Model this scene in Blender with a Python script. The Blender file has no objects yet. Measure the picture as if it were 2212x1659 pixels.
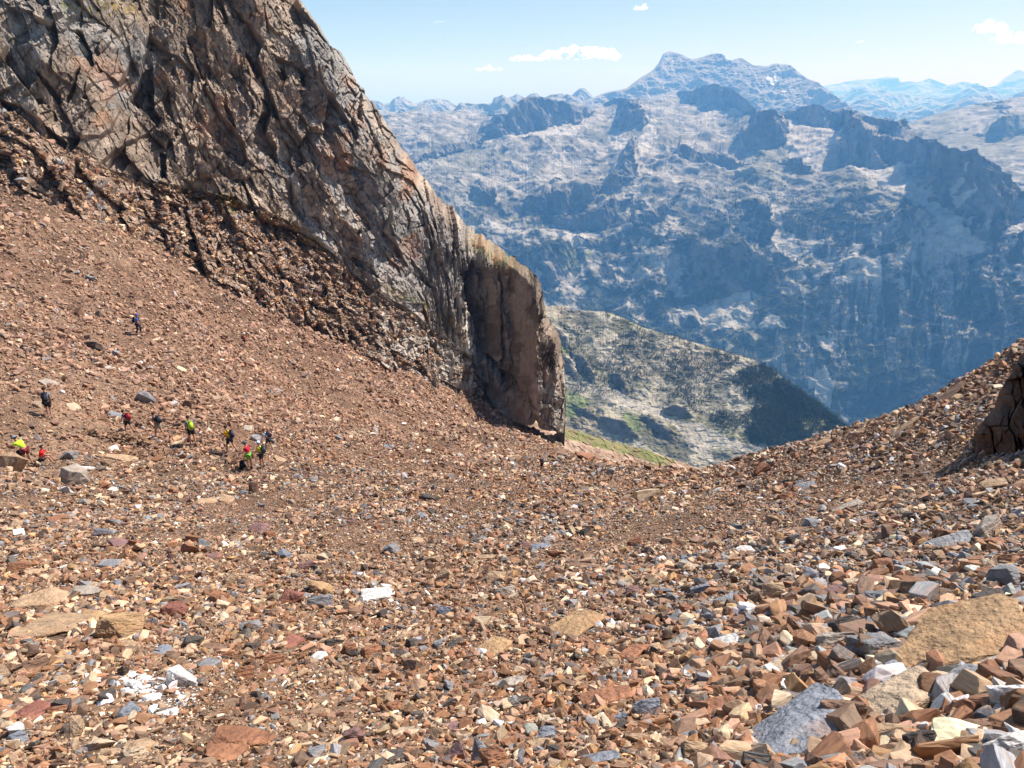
import bpy, bmesh, math, random
import numpy as np
from mathutils import Vector, Matrix

# ------------------------------------------------------------------ camera, sky, sun, exposure
scene = bpy.context.scene
col = scene.collection
PITCH = math.radians(22.0)
FPX = 1534.0                      # focal length for a 2212 px wide picture (25 mm on a 36 mm sensor)
cam_d = bpy.data.cameras.new("camera")
cam = bpy.data.objects.new("camera", cam_d)
col.objects.link(cam)
cam.location = (0, 0, 0)
cam.rotation_euler = (math.radians(90) - PITCH, 0, 0)
cam_d.sensor_width = 36.0
cam_d.lens = FPX / 2212.0 * 36.0
cam_d.clip_start = 0.1
cam_d.clip_end = 120000.0
scene.camera = cam

SUN_EL = math.radians(52.0)
SUN_AZ = math.radians(59.0)       # to the right of the view direction (+Y)
world = bpy.data.worlds.new("World")
scene.world = world
world.use_nodes = True
wn = world.node_tree.nodes
wl = world.node_tree.links
bg = wn["Background"]
sky = wn.new("ShaderNodeTexSky")
sky.sky_type = 'NISHITA'
sky.sun_disc = False
sky.sun_elevation = SUN_EL
sky.sun_rotation = SUN_AZ
sky.altitude = 1800.0
sky.air_density = 1.0
sky.dust_density = 3.0
sky.ozone_density = 1.0
wl.new(sky.outputs[0], bg.inputs[0])
bg.inputs[1].default_value = 0.078
sun_d = bpy.data.lights.new("sun", 'SUN')
sun_d.energy = 5.0
sun_d.angle = math.radians(0.5)
sun_d.color = (1.0, 0.96, 0.94)
sun = bpy.data.objects.new("sun", sun_d)
col.objects.link(sun)
SUNV = Vector((math.sin(SUN_AZ) * math.cos(SUN_EL), math.cos(SUN_AZ) * math.cos(SUN_EL), math.sin(SUN_EL)))
sun.rotation_euler = SUNV.to_track_quat('Z', 'Y').to_euler()
sun.location = (40, 20, 60)
scene.view_settings.view_transform = 'Standard'
scene.view_settings.look = 'None'
scene.view_settings.exposure = 0.66
scene.view_settings.gamma = 1.0
scene.render.engine = 'CYCLES'
scene.cycles.use_denoising = True
scene.cycles.max_bounces = 4
scene.cycles.diffuse_bounces = 2
scene.cycles.glossy_bounces = 1
scene.cycles.transmission_bounces = 2
scene.cycles.volume_bounces = 3
scene.cycles.transparent_max_bounces = 24

HAZE_DENSITY = 0.95e-4
HAZE_COLOR = (0.17, 0.47, 1.0, 1)

# ------------------------------------------------------------------ noise helpers (numpy)
def _h(ix, iy, iz, seed):
    n = (ix.astype(np.int64) * 374761393 + iy.astype(np.int64) * 668265263 + iz.astype(np.int64) * 2147483647 + seed * 1274126177) & 0xFFFFFFFF
    n = ((n ^ (n >> 13)) * 1274126177) & 0xFFFFFFFF
    n = (n ^ (n >> 16)) & 0xFFFFFFFF
    n = (n * 2246822519) & 0xFFFFFFFF
    n = (n ^ (n >> 15)) & 0xFFFFFFFF
    return n.astype(np.float64) / 4294967295.0

def vnoise3(x, y, z, seed=0):
    ix, iy, iz = np.floor(x), np.floor(y), np.floor(z)
    fx, fy, fz = x - ix, y - iy, z - iz
    ux, uy, uz = fx*fx*fx*(fx*(fx*6-15)+10), fy*fy*fy*(fy*(fy*6-15)+10), fz*fz*fz*(fz*(fz*6-15)+10)
    r = 0
    for a in (0, 1):
        wa = ux if a else 1-ux
        for b in (0, 1):
            wb = uy if b else 1-uy
            for c in (0, 1):
                wc = uz if c else 1-uz
                r = r + wa*wb*wc*_h(ix+a, iy+b, iz+c, seed)
    return r*2-1

def fbm3(x, y, z, octv=4, seed=0, gain=0.5, lac=2.03, ridged=False):
    r = 0; a = 1.0; t = 0
    x, y, z = (.64*x+.60*y-.48*z), (-.77*x+.50*y-.40*z), (.62*y+.78*z)
    for k in range(octv):
        n = vnoise3(x, y, z, seed+k*17)
        if ridged:
            n = 1 - 2*np.abs(n)
        r = r + a*n; t += a
        a *= gain
        x, y, z = ((.64*x+.60*y-.48*z)*lac+13.7, (-.77*x+.50*y-.40*z)*lac+5.1, (.0*x+.62*y+.78*z)*lac+9.3)
    return r/t

def fbm2(x, y, octv=4, seed=0, **k):
    return fbm3(x, y, np.full_like(x, 0.37), octv, seed, **k)

def voro2(x, y, seed=0, jit=0.9):
    """nearest cell: four random numbers, offset to its centre, and the distance to the cell border"""
    ix, iy = np.floor(x), np.floor(y)
    d1 = np.full(x.shape, 9.0); d2 = np.full(x.shape, 9.0)
    cx = np.zeros(x.shape); cy = np.zeros(x.shape); ci = np.zeros(x.shape); cj = np.zeros(x.shape)
    z = np.zeros(x.shape)
    for a in (-1, 0, 1):
        for b in (-1, 0, 1):
            jx, jy = ix+a, iy+b
            px = jx + 0.5 + jit*(_h(jx, jy, z, seed)-0.5)
            py = jy + 0.5 + jit*(_h(jx, jy, z+1, seed)-0.5)
            d = (px-x)**2 + (py-y)**2
            m = d < d1
            d2 = np.where(m, d1, np.minimum(d2, d))
            cx = np.where(m, px, cx); cy = np.where(m, py, cy)
            ci = np.where(m, jx, ci); cj = np.where(m, jy, cj)
            d1 = np.where(m, d, d1)
    e = np.sqrt(d2)-np.sqrt(d1)
    r = [_h(ci, cj, z+k, seed+77) for k in range(4)]
    return r, x-cx, y-cy, e

def slabs(x, y, seed, tilt=0.5, crack=0.12, crackd=0.3):
    """faceted blocks: each cell has its own height and its own tilt; deep cracks between"""
    r, dx, dy, e = voro2(x, y, seed)
    h = (r[0]-0.5)*1.0 + tilt*((r[1]-0.5)*2*dx + (r[2]-0.5)*2*dy)
    if crackd:
        h = h - crackd*np.clip(1-e/crack, 0, 1)
    return h, r, e

def smooth(a, b, x):
    t = np.clip((x-a)/(b-a), 0, 1)
    return t*t*(3-2*t)

def inpoly(U, V, poly):
    r = np.zeros(U.shape, bool)
    n = len(poly)
    x0, y0 = min(p[0] for p in poly), min(p[1] for p in poly)
    x1, y1 = max(p[0] for p in poly), max(p[1] for p in poly)
    box = (U >= x0) & (U <= x1) & (V >= y0) & (V <= y1)
    u, v = U[box], V[box]
    q = np.zeros(u.shape, bool)
    for i in range(n):
        ax, ay = poly[i]; bx, by = poly[(i+1) % n]
        if ay == by:
            continue
        c = ((ay > v) != (by > v)) & (u < (bx-ax)*(v-ay)/(by-ay)+ax)
        q ^= c
    r[box] = q
    return r

def mix(a, b, t):
    t = np.asarray(t)[..., None]
    return np.asarray(a)*(1-t) + np.asarray(b)*t

# crop coordinates (as zoomed) -> 2212 wide picture
def c2(pts): return [(714.6+.3524*x, .3524*y) for x, y in pts]
def c3(pts): return [(1432.4+.3524*x, .3524*y) for x, y in pts]
def c6(pts): return [(1104.3+.3524*x, 519.7+.3524*y) for x, y in pts]
def c9(pts): return [((2000+.3617*x)*.6496, (1100+.3617*y)*.6496) for x, y in pts]

# ------------------------------------------------------------------ bearings <-> points
CP, SP = math.cos(PITCH), math.sin(PITCH)
def ray(u, v):
    u = np.asarray(u, float); v = np.asarray(v, float)
    x = (u-1106.0)/FPX; y = -(v-829.5)/FPX
    X = x; Y = CP + y*SP; Z = -SP + y*CP
    hl = np.sqrt(X*X+Y*Y)
    return X/hl, Y/hl, Z/hl          # horizontal unit direction and tangent of elevation

def pt(u, v, h):
    a, b, e = ray(u, v)
    return np.stack([a*h, b*h, e*h], -1)

# ------------------------------------------------------------------ mesh helpers
def link(o, parent=None):
    col.objects.link(o)
    if parent is not None:
        o.parent = parent
    return o

def mesh_np(name, verts, quads, mat, colors=None, flat=True, parent=None):
    me = bpy.data.meshes.new(name)
    verts = np.ascontiguousarray(verts, np.float32).reshape(-1, 3)
    quads = np.ascontiguousarray(quads, np.int32)
    n, k = quads.shape
    me.vertices.add(len(verts)); me.vertices.foreach_set("co", verts.ravel())
    me.loops.add(n*k); me.loops.foreach_set("vertex_index", quads.ravel())
    me.polygons.add(n)
    me.polygons.foreach_set("loop_start", np.arange(0, n*k, k, dtype=np.int32))
    me.polygons.foreach_set("loop_total", np.full(n, k, np.int32))
    me.update(calc_edges=True)
    if not flat:
        me.shade_smooth()
    else:
        me.shade_flat()
    if colors is not None:
        c = np.ones((len(verts), 4), np.float32)
        c[:, :3] = np.clip(np.asarray(colors).reshape(-1, 3), 0.004, 0.95)
        at = me.color_attributes.new("col", 'FLOAT_COLOR', 'POINT')
        at.data.foreach_set("color", c.ravel())
    if mat:
        me.materials.append(mat)
    return link(bpy.data.objects.new(name, me), parent)

def grid_quads(nr, nc, flip=False):
    i = np.arange(nr*nc).reshape(nr, nc)
    q = np.stack([i[:-1, :-1], i[1:, :-1], i[1:, 1:], i[:-1, 1:]], -1).reshape(-1, 4)
    return q[:, ::-1] if flip else q

def bm_obj(name, bm, mat, parent=None, smooth_=False):
    me = bpy.data.meshes.new(name)
    bm.to_mesh(me); bm.free()
    if smooth_:
        me.shade_smooth()
    if mat:
        me.materials.append(mat)
    return link(bpy.data.objects.new(name, me), parent)

def tag(o, label=None, cat=None, group=None, kind=None):
    if label: o["label"] = label
    if cat: o["category"] = cat
    if group: o["group"] = group
    if kind: o["kind"] = kind
    return o

# ------------------------------------------------------------------ materials
def mat_terrain(name, bump=0.0, scale=1.0, var=0.35, rough=0.9, detail=8.0, tint=(1, 1, 1)):
    m = bpy.data.materials.new(name); m.use_nodes = True
    nt = m.node_tree; N = nt.nodes; L = nt.links
    b = N["Principled BSDF"]
    b.inputs["Roughness"].default_value = rough
    b.inputs["Specular IOR Level"].default_value = 0.25
    at = N.new("ShaderNodeAttribute"); at.attribute_name = "col"
    tc = N.new("ShaderNodeNewGeometry")
    nz = N.new("ShaderNodeTexNoise"); nz.inputs["Scale"].default_value = scale
    nz.inputs["Detail"].default_value = detail; nz.inputs["Roughness"].default_value = 0.65
    L.new(tc.outputs["Position"], nz.inputs["Vector"])
    mr = N.new("ShaderNodeMapRange")
    mr.inputs[1].default_value = 0.3; mr.inputs[2].default_value = 0.7
    mr.inputs[3].default_value = 1-var; mr.inputs[4].default_value = 1+var
    L.new(nz.outputs["Fac"], mr.inputs[0])
    mx = N.new("ShaderNodeMix"); mx.data_type = 'RGBA'; mx.blend_type = 'MULTIPLY'
    mx.inputs[0].default_value = 1.0
    L.new(at.outputs["Color"], mx.inputs[6]); L.new(mr.outputs[0], mx.inputs[7])
    L.new(mx.outputs[2], b.inputs["Base Color"])
    if bump:
        bp = N.new("ShaderNodeBump"); bp.inputs["Strength"].default_value = 1.0
        bp.inputs["Distance"].default_value = bump
        L.new(nz.outputs["Fac"], bp.inputs["Height"])
        L.new(bp.outputs[0], b.inputs["Normal"])
    return m

def mat_plain(name, c, rough=0.8, var=0.15, scale=20.0, sheen=0.0):
    m = bpy.data.materials.new(name); m.use_nodes = True
    nt = m.node_tree; N = nt.nodes; L = nt.links
    b = N["Principled BSDF"]
    b.inputs["Roughness"].default_value = rough
    b.inputs["Specular IOR Level"].default_value = 0.3
    tc = N.new("ShaderNodeTexCoord")
    nz = N.new("ShaderNodeTexNoise"); nz.inputs["Scale"].default_value = scale
    nz.inputs["Detail"].default_value = 3
    L.new(tc.outputs["Object"], nz.inputs["Vector"])
    cr = N.new("ShaderNodeMix"); cr.data_type = 'RGBA'
    cr.inputs[6].default_value = (*[x*(1-var) for x in c], 1)
    cr.inputs[7].default_value = (*[min(1, x*(1+var)) for x in c], 1)
    L.new(nz.outputs["Fac"], cr.inputs[0])
    L.new(cr.outputs[2], b.inputs["Base Color"])
    return m

M_FAR = mat_terrain("far_rock", 0, 0.01, 0.15)
M_MASSIF = mat_terrain("granite_massif", 8.0, 0.022, 0.42)
M_HILL = mat_terrain("hill_ground", 2.2, 0.12, 0.45)
M_CLIFF = mat_terrain("cliff_rock", 0.35, 0.8, 0.38)
M_CRAG = mat_terrain("crag_rock", 0.12, 2.5, 0.35)

# ------------------------------------------------------------------ near ground: the scree bowl
# (picture u, v, slant distance) of places read off the hikers' sizes and the stones' sizes
GC = [
 (1106, 1659, 6), (0, 1659, 8.5), (2212, 1659, 5.2), (553, 1659, 7), (1659, 1659, 5.5),
 (1106, 1300, 14), (0, 1300, 19), (553, 1300, 16), (1659, 1300, 11.5), (2212, 1300, 10),
 (1106, 1150, 24), (1659, 1150, 20), (2212, 1150, 16), (0, 1150, 30), (553, 1150, 27),
 (1106, 1060, 37), (66, 1006, 46), (281, 935, 52), (417, 961, 48), (583, 975, 49), (541, 1013, 45),
 (108, 897, 52), (299, 724, 72), (530, 749, 96), (1033, 911, 140), (1169, 1021, 70),
 (0, 800, 58), (0, 600, 76), (0, 440, 92), (0, 380, 98), (290, 520, 104), (480, 620, 112), (700, 720, 122),
 (700, 850, 92), (900, 930, 88), (900, 1020, 52),
 (1000, 850, 150), (1210, 962, 152), (2100, 1010, 27), (2212, 1010, 22),
 (2170, 790, 42), (2000, 868, 48), (1800, 955, 54), (1600, 1005, 64), (1480, 1012, 74), (1300, 995, 94), (1240, 985, 118),
 (1900, 1030, 33), (1600, 1080, 37), (1400, 1080, 42), (2212, 745, 44), (1300, 1040, 60),
 (-300, 1659, 10), (2500, 1659, 5), (-300, 1000, 44), (2500, 1000, 20), (-300, 500, 80), (2500, 640, 44), (-300, 1300, 22), (2500, 1300, 9.5),
]
LIP = [(2500, 640, 44), (2212, 745, 44), (2170, 790, 42), (2000, 868, 48), (1800, 955, 54), (1600, 1005, 64), (1480, 1012, 74), (1300, 995, 94), (1240, 985, 118)]
for u, v, d in LIP:
    for k, dv in ((1.35, 26), (1.9, 60), (3.2, 110)):
        GC.append((u, v+dv, d*k))
for u, v, d in [(0, 380, 98), (290, 520, 104), (480, 620, 112), (700, 720, 122), (1000, 850, 150), (1210, 962, 152)]:
    GC.append((u, v-8, d*1.5))
ga = []
for u, v, d in GC:
    a, b, e = ray(u, v)
    h = d/math.sqrt(1+e*e)
    ga.append((math.atan2(a, b)*1.6, math.log(h), e))
ga = np.array(ga)
def _tps(r2): return np.where(r2 > 1e-12, 0.5*r2*np.log(r2+1e-12), 0)
_n = len(ga)
_A = np.zeros((_n+3, _n+3))
_d = (ga[:, None, 0]-ga[None, :, 0])**2 + (ga[:, None, 1]-ga[None, :, 1])**2
_A[:_n, :_n] = _tps(_d) + np.eye(_n)*2e-4
_A[:_n, _n] = 1; _A[:_n, _n+1:] = ga[:, :2]
_A[_n, :_n] = 1; _A[_n+1:, :_n] = ga[:, :2].T
_w = np.linalg.solve(_A, np.concatenate([ga[:, 2], [0, 0, 0]]))
def ground_e(th, lh):
    shp = np.shape(th)
    p, q = np.ravel(th)*1.6, np.ravel(lh)
    r = _w[_n] + _w[_n+1]*p + _w[_n+2]*q
    for i in range(_n):
        r = r + _w[i]*_tps((p-ga[i, 0])**2+(q-ga[i, 1])**2)
    return r.reshape(shp)

TH = np.linspace(math.radians(-54), math.radians(54), 270)
LH = np.linspace(math.log(1.2), math.log(420), 320)
_T, _L = np.meshgrid(TH, LH)
_E = ground_e(_T, np.maximum(_L, math.log(3.2)))
_near = np.exp(_L) < 3.2
_E = np.where(_near, ground_e(_T, np.full_like(_L, math.log(3.2)))*1.0, _E)
# nearer than the first stones: keep the ground plane going under the camera
_z32 = ground_e(_T, np.full_like(_L, math.log(3.2)))*3.2
_E = np.where(_near, (-1.9+(_z32+1.9)*np.exp(_L)/3.2)/np.exp(_L), _E)

def ground_z(x, y, noise=True):
    x = np.asarray(x, float); y = np.asarray(y, float)
    h = np.sqrt(x*x+y*y); th = np.arctan2(x, y)
    fi = np.clip((th-TH[0])/(TH[1]-TH[0]), 0, len(TH)-1.001)
    fj = np.clip((np.log(np.maximum(h, 1.2))-LH[0])/(LH[1]-LH[0]), 0, len(LH)-1.001)
    i = fi.astype(int); j = fj.astype(int); a = fi-i; b = fj-j
    e = (_E[j, i]*(1-a)+_E[j, i+1]*a)*(1-b) + (_E[j+1, i]*(1-a)+_E[j+1, i+1]*a)*b
    z = e*h
    if noise:
        s = np.clip(h/30, 0.12, 1.6)
        z = z + 0.75*s*fbm2(x*0.13, y*0.13, 3, 5) + 0.10*np.minimum(s, 1)*fbm2(x*0.9, y*0.9, 3, 9)
    return z

def ray_ground(u, v, h0=2.0, h1=260.0, n=420):
    a, b, e = ray(np.atleast_1d(u), np.atleast_1d(v))
    hs = np.exp(np.linspace(math.log(h0), math.log(h1), n))
    res = np.full(a.shape, np.nan)
    prev = None
    for h in hs:
        g = ground_z(a*h, b*h) - e*h
        if prev is not None:
            hit = np.isnan(res) & (g >= 0) & (prev[1] < 0)
            t = prev[1]/(prev[1]-g+1e-12)
            res = np.where(hit, prev[0]+(h-prev[0])*t, res)
        prev = (h, g)
    return res

_rg_cache = {}
def ground_hits(pairs):
    pairs = [p for p in pairs if p not in _rg_cache]
    if pairs:
        h = ray_ground([p[0] for p in pairs], [p[1] for p in pairs])
        _rg_cache.update(zip(pairs, h))
def ground_hit(u, v):
    if (u, v) not in _rg_cache:
        _rg_cache[(u, v)] = ray_ground(u, v, n=220)[0]
    return _rg_cache[(u, v)]

def build_ground():
    nr, nc = 900, 820
    th = np.linspace(math.radians(-53), math.radians(53), nc)
    lh = np.linspace(math.log(1.3), math.log(300), nr)
    T, L = np.meshgrid(th, lh)
    H = np.exp(L)
    X, Y = np.sin(T)*H, np.cos(T)*H
    Z = ground_z(X, Y)
    n1 = fbm2(X*0.5, Y*0.5, 4, 3); n2 = fbm2(X*0.07+3, Y*0.07, 4, 31)
    r, dx, dy, e = voro2(X*4.2, Y*4.2, 8)
    Z = Z + 0.03*(r[0]-0.5)
    c = mix([.085, .05, .03], [.20, .12, .075], smooth(-.5, .5, n1))
    c = mix(c, [.26, .17, .11], 0.6*smooth(.1, .5, n2))
    c = mix(c, [.14, .075, .05], 0.7*smooth(.05, .5, -n2))
    c = c*(0.7+0.6*r[1])[..., None]
    o = mesh_np("scree_ground", np.stack([X, Y, Z], -1), grid_quads(nr, nc, True), mat_terrain("scree_soil", 0.05, 7.0, 0.45), c)
    tag(o, kind='structure')
build_ground()

# ------------------------------------------------------------------ relief built up a slope at a time
def profile(U, V, h0, tanphi):
    """rows go from the bottom up; the slope angle of each step gives the next distance"""
    a, b, E = ray(U, V)
    nr = U.shape[0]
    H = np.empty_like(U); H[0] = h0
    for k in range(1, nr):
        t = tanphi[k] if np.ndim(tanphi) else tanphi
        z = E[k-1]*H[k-1]
        H[k] = (H[k-1]*t - z)/np.maximum(t+(-E[k]), 0.04)
    return H, E

def crags(H, E, mask, V=None, tanw=2.1, relax=0.22, maxjump=0.35):
    """inside the mask the face rises steeply from its foot; above it the ground falls back again"""
    H2 = H.copy()
    for k in range(1, H.shape[0]):
        z = E[k-1]*H2[k-1]
        tw = tanw if V is None else 3.3-1.2*smooth(300, 380, V[k])
        st = (H2[k-1]*tw - z)/(tw - E[k])
        st = np.minimum(st, H[k])
        rel = H2[k-1] + relax*(H[k]-H2[k-1]) + np.maximum(H[k]-H[k-1], 0)
        H2[k] = np.where(mask[k], st, np.minimum(rel, H[k]))
    for ax, ks in ((1, 4), (0, 2)):
        w = np.exp(-np.linspace(-1.6, 1.6, 2*ks+1)**2); w /= w.sum()
        pad = [(0, 0), (0, 0)]; pad[ax] = (ks, ks)
        q = np.pad(np.log(H2), pad, mode='edge'); acc = 0
        for i in range(2*ks+1):
            acc = acc + w[i]*np.take(q, range(i, i+H2.shape[ax]), axis=ax)
        H2 = np.exp(acc)
    # steep faces: even out the depth sideways so that they do not hang in curtains
    for _ in range(2):
        ks = 9; w = np.exp(-np.linspace(-1.6, 1.6, 2*ks+1)**2); w /= w.sum()
        q = np.pad(np.log(H2), [(0, 0), (ks, ks)], mode='edge'); acc = 0
        m = np.pad(mask.astype(float), [(0, 0), (ks, ks)], mode='edge'); ma = 0
        for i in range(2*ks+1):
            acc = acc + w[i]*q[:, i:i+H2.shape[1]]*(m[:, i:i+H2.shape[1]]+.02); ma = ma + w[i]*(m[:, i:i+H2.shape[1]]+.02)
        k = np.clip(mask.astype(float), 0, 1)*.9
        H2 = np.exp(np.log(H2)*(1-k)+acc/ma*k)
    return H2

def curve(pts, u):
    p = np.array(pts, float)
    return np.interp(u, p[:, 0], p[:, 1])

def sheet(name, us, vtop, vbot, nr, h0, tanphi, mat, shade, displace=None, crag=None, back=(0.25, 0.5), kind='structure', power=1.0, smooth_sh=False):
    nc = len(us)
    t = np.linspace(0, 1, nr)[:, None]**power
    U = np.repeat(us[None, :], nr, 0)
    V = vbot[None, :]*(1-t) + vtop[None, :]*t
    tp = tanphi(U, V) if callable(tanphi) else tanphi
    H, E = profile(U, V, h0, tp)
    if crag is not None:
        H = crags(H, E, crag(U, V), V)
    P = pt(U, V, H)
    if displace is not None:
        P = displace(P, U, V, H)
    C = shade(P, U, V, H)
    # back side: the top edge falls away behind
    top = P[-1]; ch = C[-1]
    rows = [P]; cols = [C]
    hd = top[:, :2]/np.linalg.norm(top[:, :2], axis=1)[:, None]
    hh = np.linalg.norm(top[:, :2], axis=1)
    for k in (0.15, 0.5, 1.0):
        q = top.copy()
        q[:, :2] += hd*(hh*back[0]*k)[:, None]
        q[:, 2] -= hh*back[0]*back[1]*k
        rows.append(q[None]); cols.append(ch[None])
    P = np.concatenate(rows, 0); C = np.concatenate(cols, 0)
    o = mesh_np(name, P, grid_quads(P.shape[0], nc), mat, C, flat=not smooth_sh)
    return tag(o, kind=kind), (U, V, H, P)

def norm_disp(amp_fn, d=(0.0, -0.55, 0.8)):
    dv = np.array(d)/np.linalg.norm(d)
    return lambda P, U, V, H: P + amp_fn(P, U, V, H)[..., None]*dv

def gray_shade(base, lo=0.75, hi=1.25, s=300.):
    base = np.array(base)
    def f(P, U, V, H):
        n = fbm3(P[..., 0]/s, P[..., 1]/s, P[..., 2]/s, 4, 21)
        return base*(lo+(hi-lo)*(n*.5+.5))[..., None]
    return f

# ------------------------------------------------------------------ farthest ranges
def far_range(name, pts, dist, seed, drop=60, amp=0.010, base=(.26, .26, .26), du=1.6, tan=0.55, extra=None, jag=1.5):
    us = np.arange(pts[0][0], pts[-1][0]+du, du)
    top = curve(pts, us)
    top = top + jag*fbm2(us/9.0, us*0+seed, 4, seed)
    nr = 90
    def amp_f(P, U, V, H):
        s = dist*0.035
        n = fbm3(P[..., 0]/s, P[..., 1]/s, P[..., 2]/s*0.6, 5, seed, ridged=True, gain=.55)
        fade = np.clip((V-top[None, :])/3.0, 0, 1)
        return n*dist*amp*fade
    shade = extra or gray_shade(base, .7, 1.3, dist*0.02)
    return sheet(name, us, top, np.maximum(top+drop, 250), nr, np.full(len(us), dist*0.9), tan, M_FAR, shade,
                 norm_disp(amp_f, (.2, -.8, .5)), back=(0.06, 0.9), smooth_sh=True)[0]

far_range("far_mountains", c3([(900, 545), (980, 525), (1060, 515), (1100, 505), (1220, 485), (1290, 490), (1380, 468), (1440, 505), (1540, 510), (1630, 480), (1740, 520), (1850, 505), (1980, 545), (2030, 540), (2090, 480), (2180, 425), (2230, 445)]), 30000, 3, 60)
far_range("far_mountains", c3([(960, 600), (1080, 590), (1140, 560), (1220, 540), (1300, 560), (1500, 590), (1750, 600), (1880, 530), (1990, 545), (2060, 600), (2230, 560)]), 21500, 4, 60)
far_range("distant_ridge", c3([(1000, 640), (1130, 650), (1190, 615), (1250, 607), (1310, 640), (1390, 680), (1440, 695), (1580, 655), (1650, 680), (1750, 640), (1870, 590), (2000, 585), (2060, 605), (2120, 600), (2230, 550)]), 14500, 5, 60)
far_range("distant_ridge", c2([(180, 640), (250, 620), (330, 640), (360, 640), (390, 610), (440, 602), (480, 620), (530, 635), (560, 620), (590, 608), (650, 603), (720, 615), (775, 645), (860, 660), (950, 640), (1080, 600), (1140, 580), (1190, 600), (1210, 585), (1250, 580), (1300, 620), (1420, 640), (1470, 590), (1520, 545), (1590, 580), (1640, 640)]), 11500, 6, 60)
far_range("distant_ridge", c2([(180, 690), (300, 672), (400, 690), (440, 665), (480, 690), (540, 650), (590, 640), (640, 690), (680, 665), (740, 690), (790, 630), (860, 635), (930, 635), (985, 640), (1000, 600), (1040, 588), (1090, 600), (1130, 635), (1200, 640), (1330, 590), (1400, 580), (1500, 600), (1560, 640), (1640, 690)]), 8800, 7, 90, base=(.24, .24, .22))

SNOW = [c3([(622, 478), (640, 500), (665, 485), (660, 505), (682, 520), (650, 540), (612, 500)]), c3([(705, 572), (735, 575), (720, 590)]),
        c3([(486, 525), (500, 540), (512, 556), (498, 548)]), c3([(742, 617), (756, 620), (750, 626)]), c3([(1330, 530), (1300, 540), (1330, 545), (1345, 535)])]
def peak_shade(P, U, V, H):
    c = gray_shade((.26, .25, .24), .75, 1.25, 260.)(P, U, V, H)
    m = np.zeros(U.shape, bool)
    for s in SNOW:
        m |= inpoly(U, V, s)
    return np.where(m[..., None], [.9, .9, .92], c)
PEAK = c3([(-520, 640), (-440, 600), (-330, 560), (-230, 543), (-130, 470), (-60, 430), (-30, 390), (0, 330), (20, 318), (60, 315), (120, 335), (170, 362), (210, 358), (250, 345), (300, 328), (340, 335), (360, 345), (385, 360), (405, 382), (440, 360), (480, 355), (520, 378), (550, 398), (640, 405), (680, 388), (720, 392), (760, 395), (800, 420), (830, 440), (900, 495), (930, 498), (1000, 560), (1080, 610), (1150, 655), (1300, 720)])
def build_peak():
    us = np.arange(PEAK[0][0], PEAK[-1][0], 1.2)
    top = curve(PEAK, us) + 1.2*fbm2(us/6.0, us*0, 4, 11)
    def amp_f(P, U, V, H):
        s = 420.
        n = fbm3(P[..., 0]/s, P[..., 1]/s, P[..., 2]/s*0.35, 6, 12, ridged=True, gain=.6)
        return n*130*np.clip((V-top[None, :])/8.0, 0, 1)
    sheet("high_peak", us, top, np.full(len(us), 262.0), 170, np.full(len(us), 9300.0), 0.62, M_FAR, peak_shade, norm_disp(amp_f, (.3, -.8, .45)), back=(.08, .9), smooth_sh=True)
build_peak()

# ------------------------------------------------------------------ right shoulder plateau behind the ridge
def shoulder():
    pts = c3([(1380, 800), (1480, 770), (1600, 720), (1700, 695), (1900, 640), (2100, 610), (2230, 585)])
    us = np.arange(pts[0][0], 2225, 1.3)
    top = curve(pts, us) + 0.8*fbm2(us/14., us*0, 4, 41)
    CR = [c3([(1910, 850), (1980, 790), (2040, 740), (2130, 700), (2230, 700), (2230, 830), (2150, 840), (2090, 865), (2030, 835)]),
          c3([(1650, 930), (1700, 920), (1770, 935), (1780, 955), (1700, 950)]), c3([(1860, 940), (1910, 930), (1950, 935), (1900, 955)]),
          c3([(2020, 660), (2070, 645), (2140, 670), (2120, 680)])]
    def crag(U, V):
        n = fbm2(U/7, V/7, 3, 44)*5; n2 = fbm2(U/7+9, V/7, 3, 45)*5
        m = np.zeros(U.shape, bool)
        for p in CR: m |= inpoly(U+n, V+n2, p)
        m |= fbm2(U/26-V/60, V/7, 4, 46) > .38
        return m
    def amp_f(P, U, V, H):
        return 22*fbm3(P[..., 0]/160, P[..., 1]/160, P[..., 2]/160, 5, 42, ridged=True)*np.clip((V-top[None, :])/6, .1, 1)
    sheet("plateau_slope", us, top, np.full(len(us), 560.), 330, np.full(len(us), 4300.), lambda U, V: 0.16+0.22*smooth(330, 520, V), M_MASSIF,
          massif_shade, norm_disp(amp_f), crag=crag, back=(.1, .6), smooth_sh=True)

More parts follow.
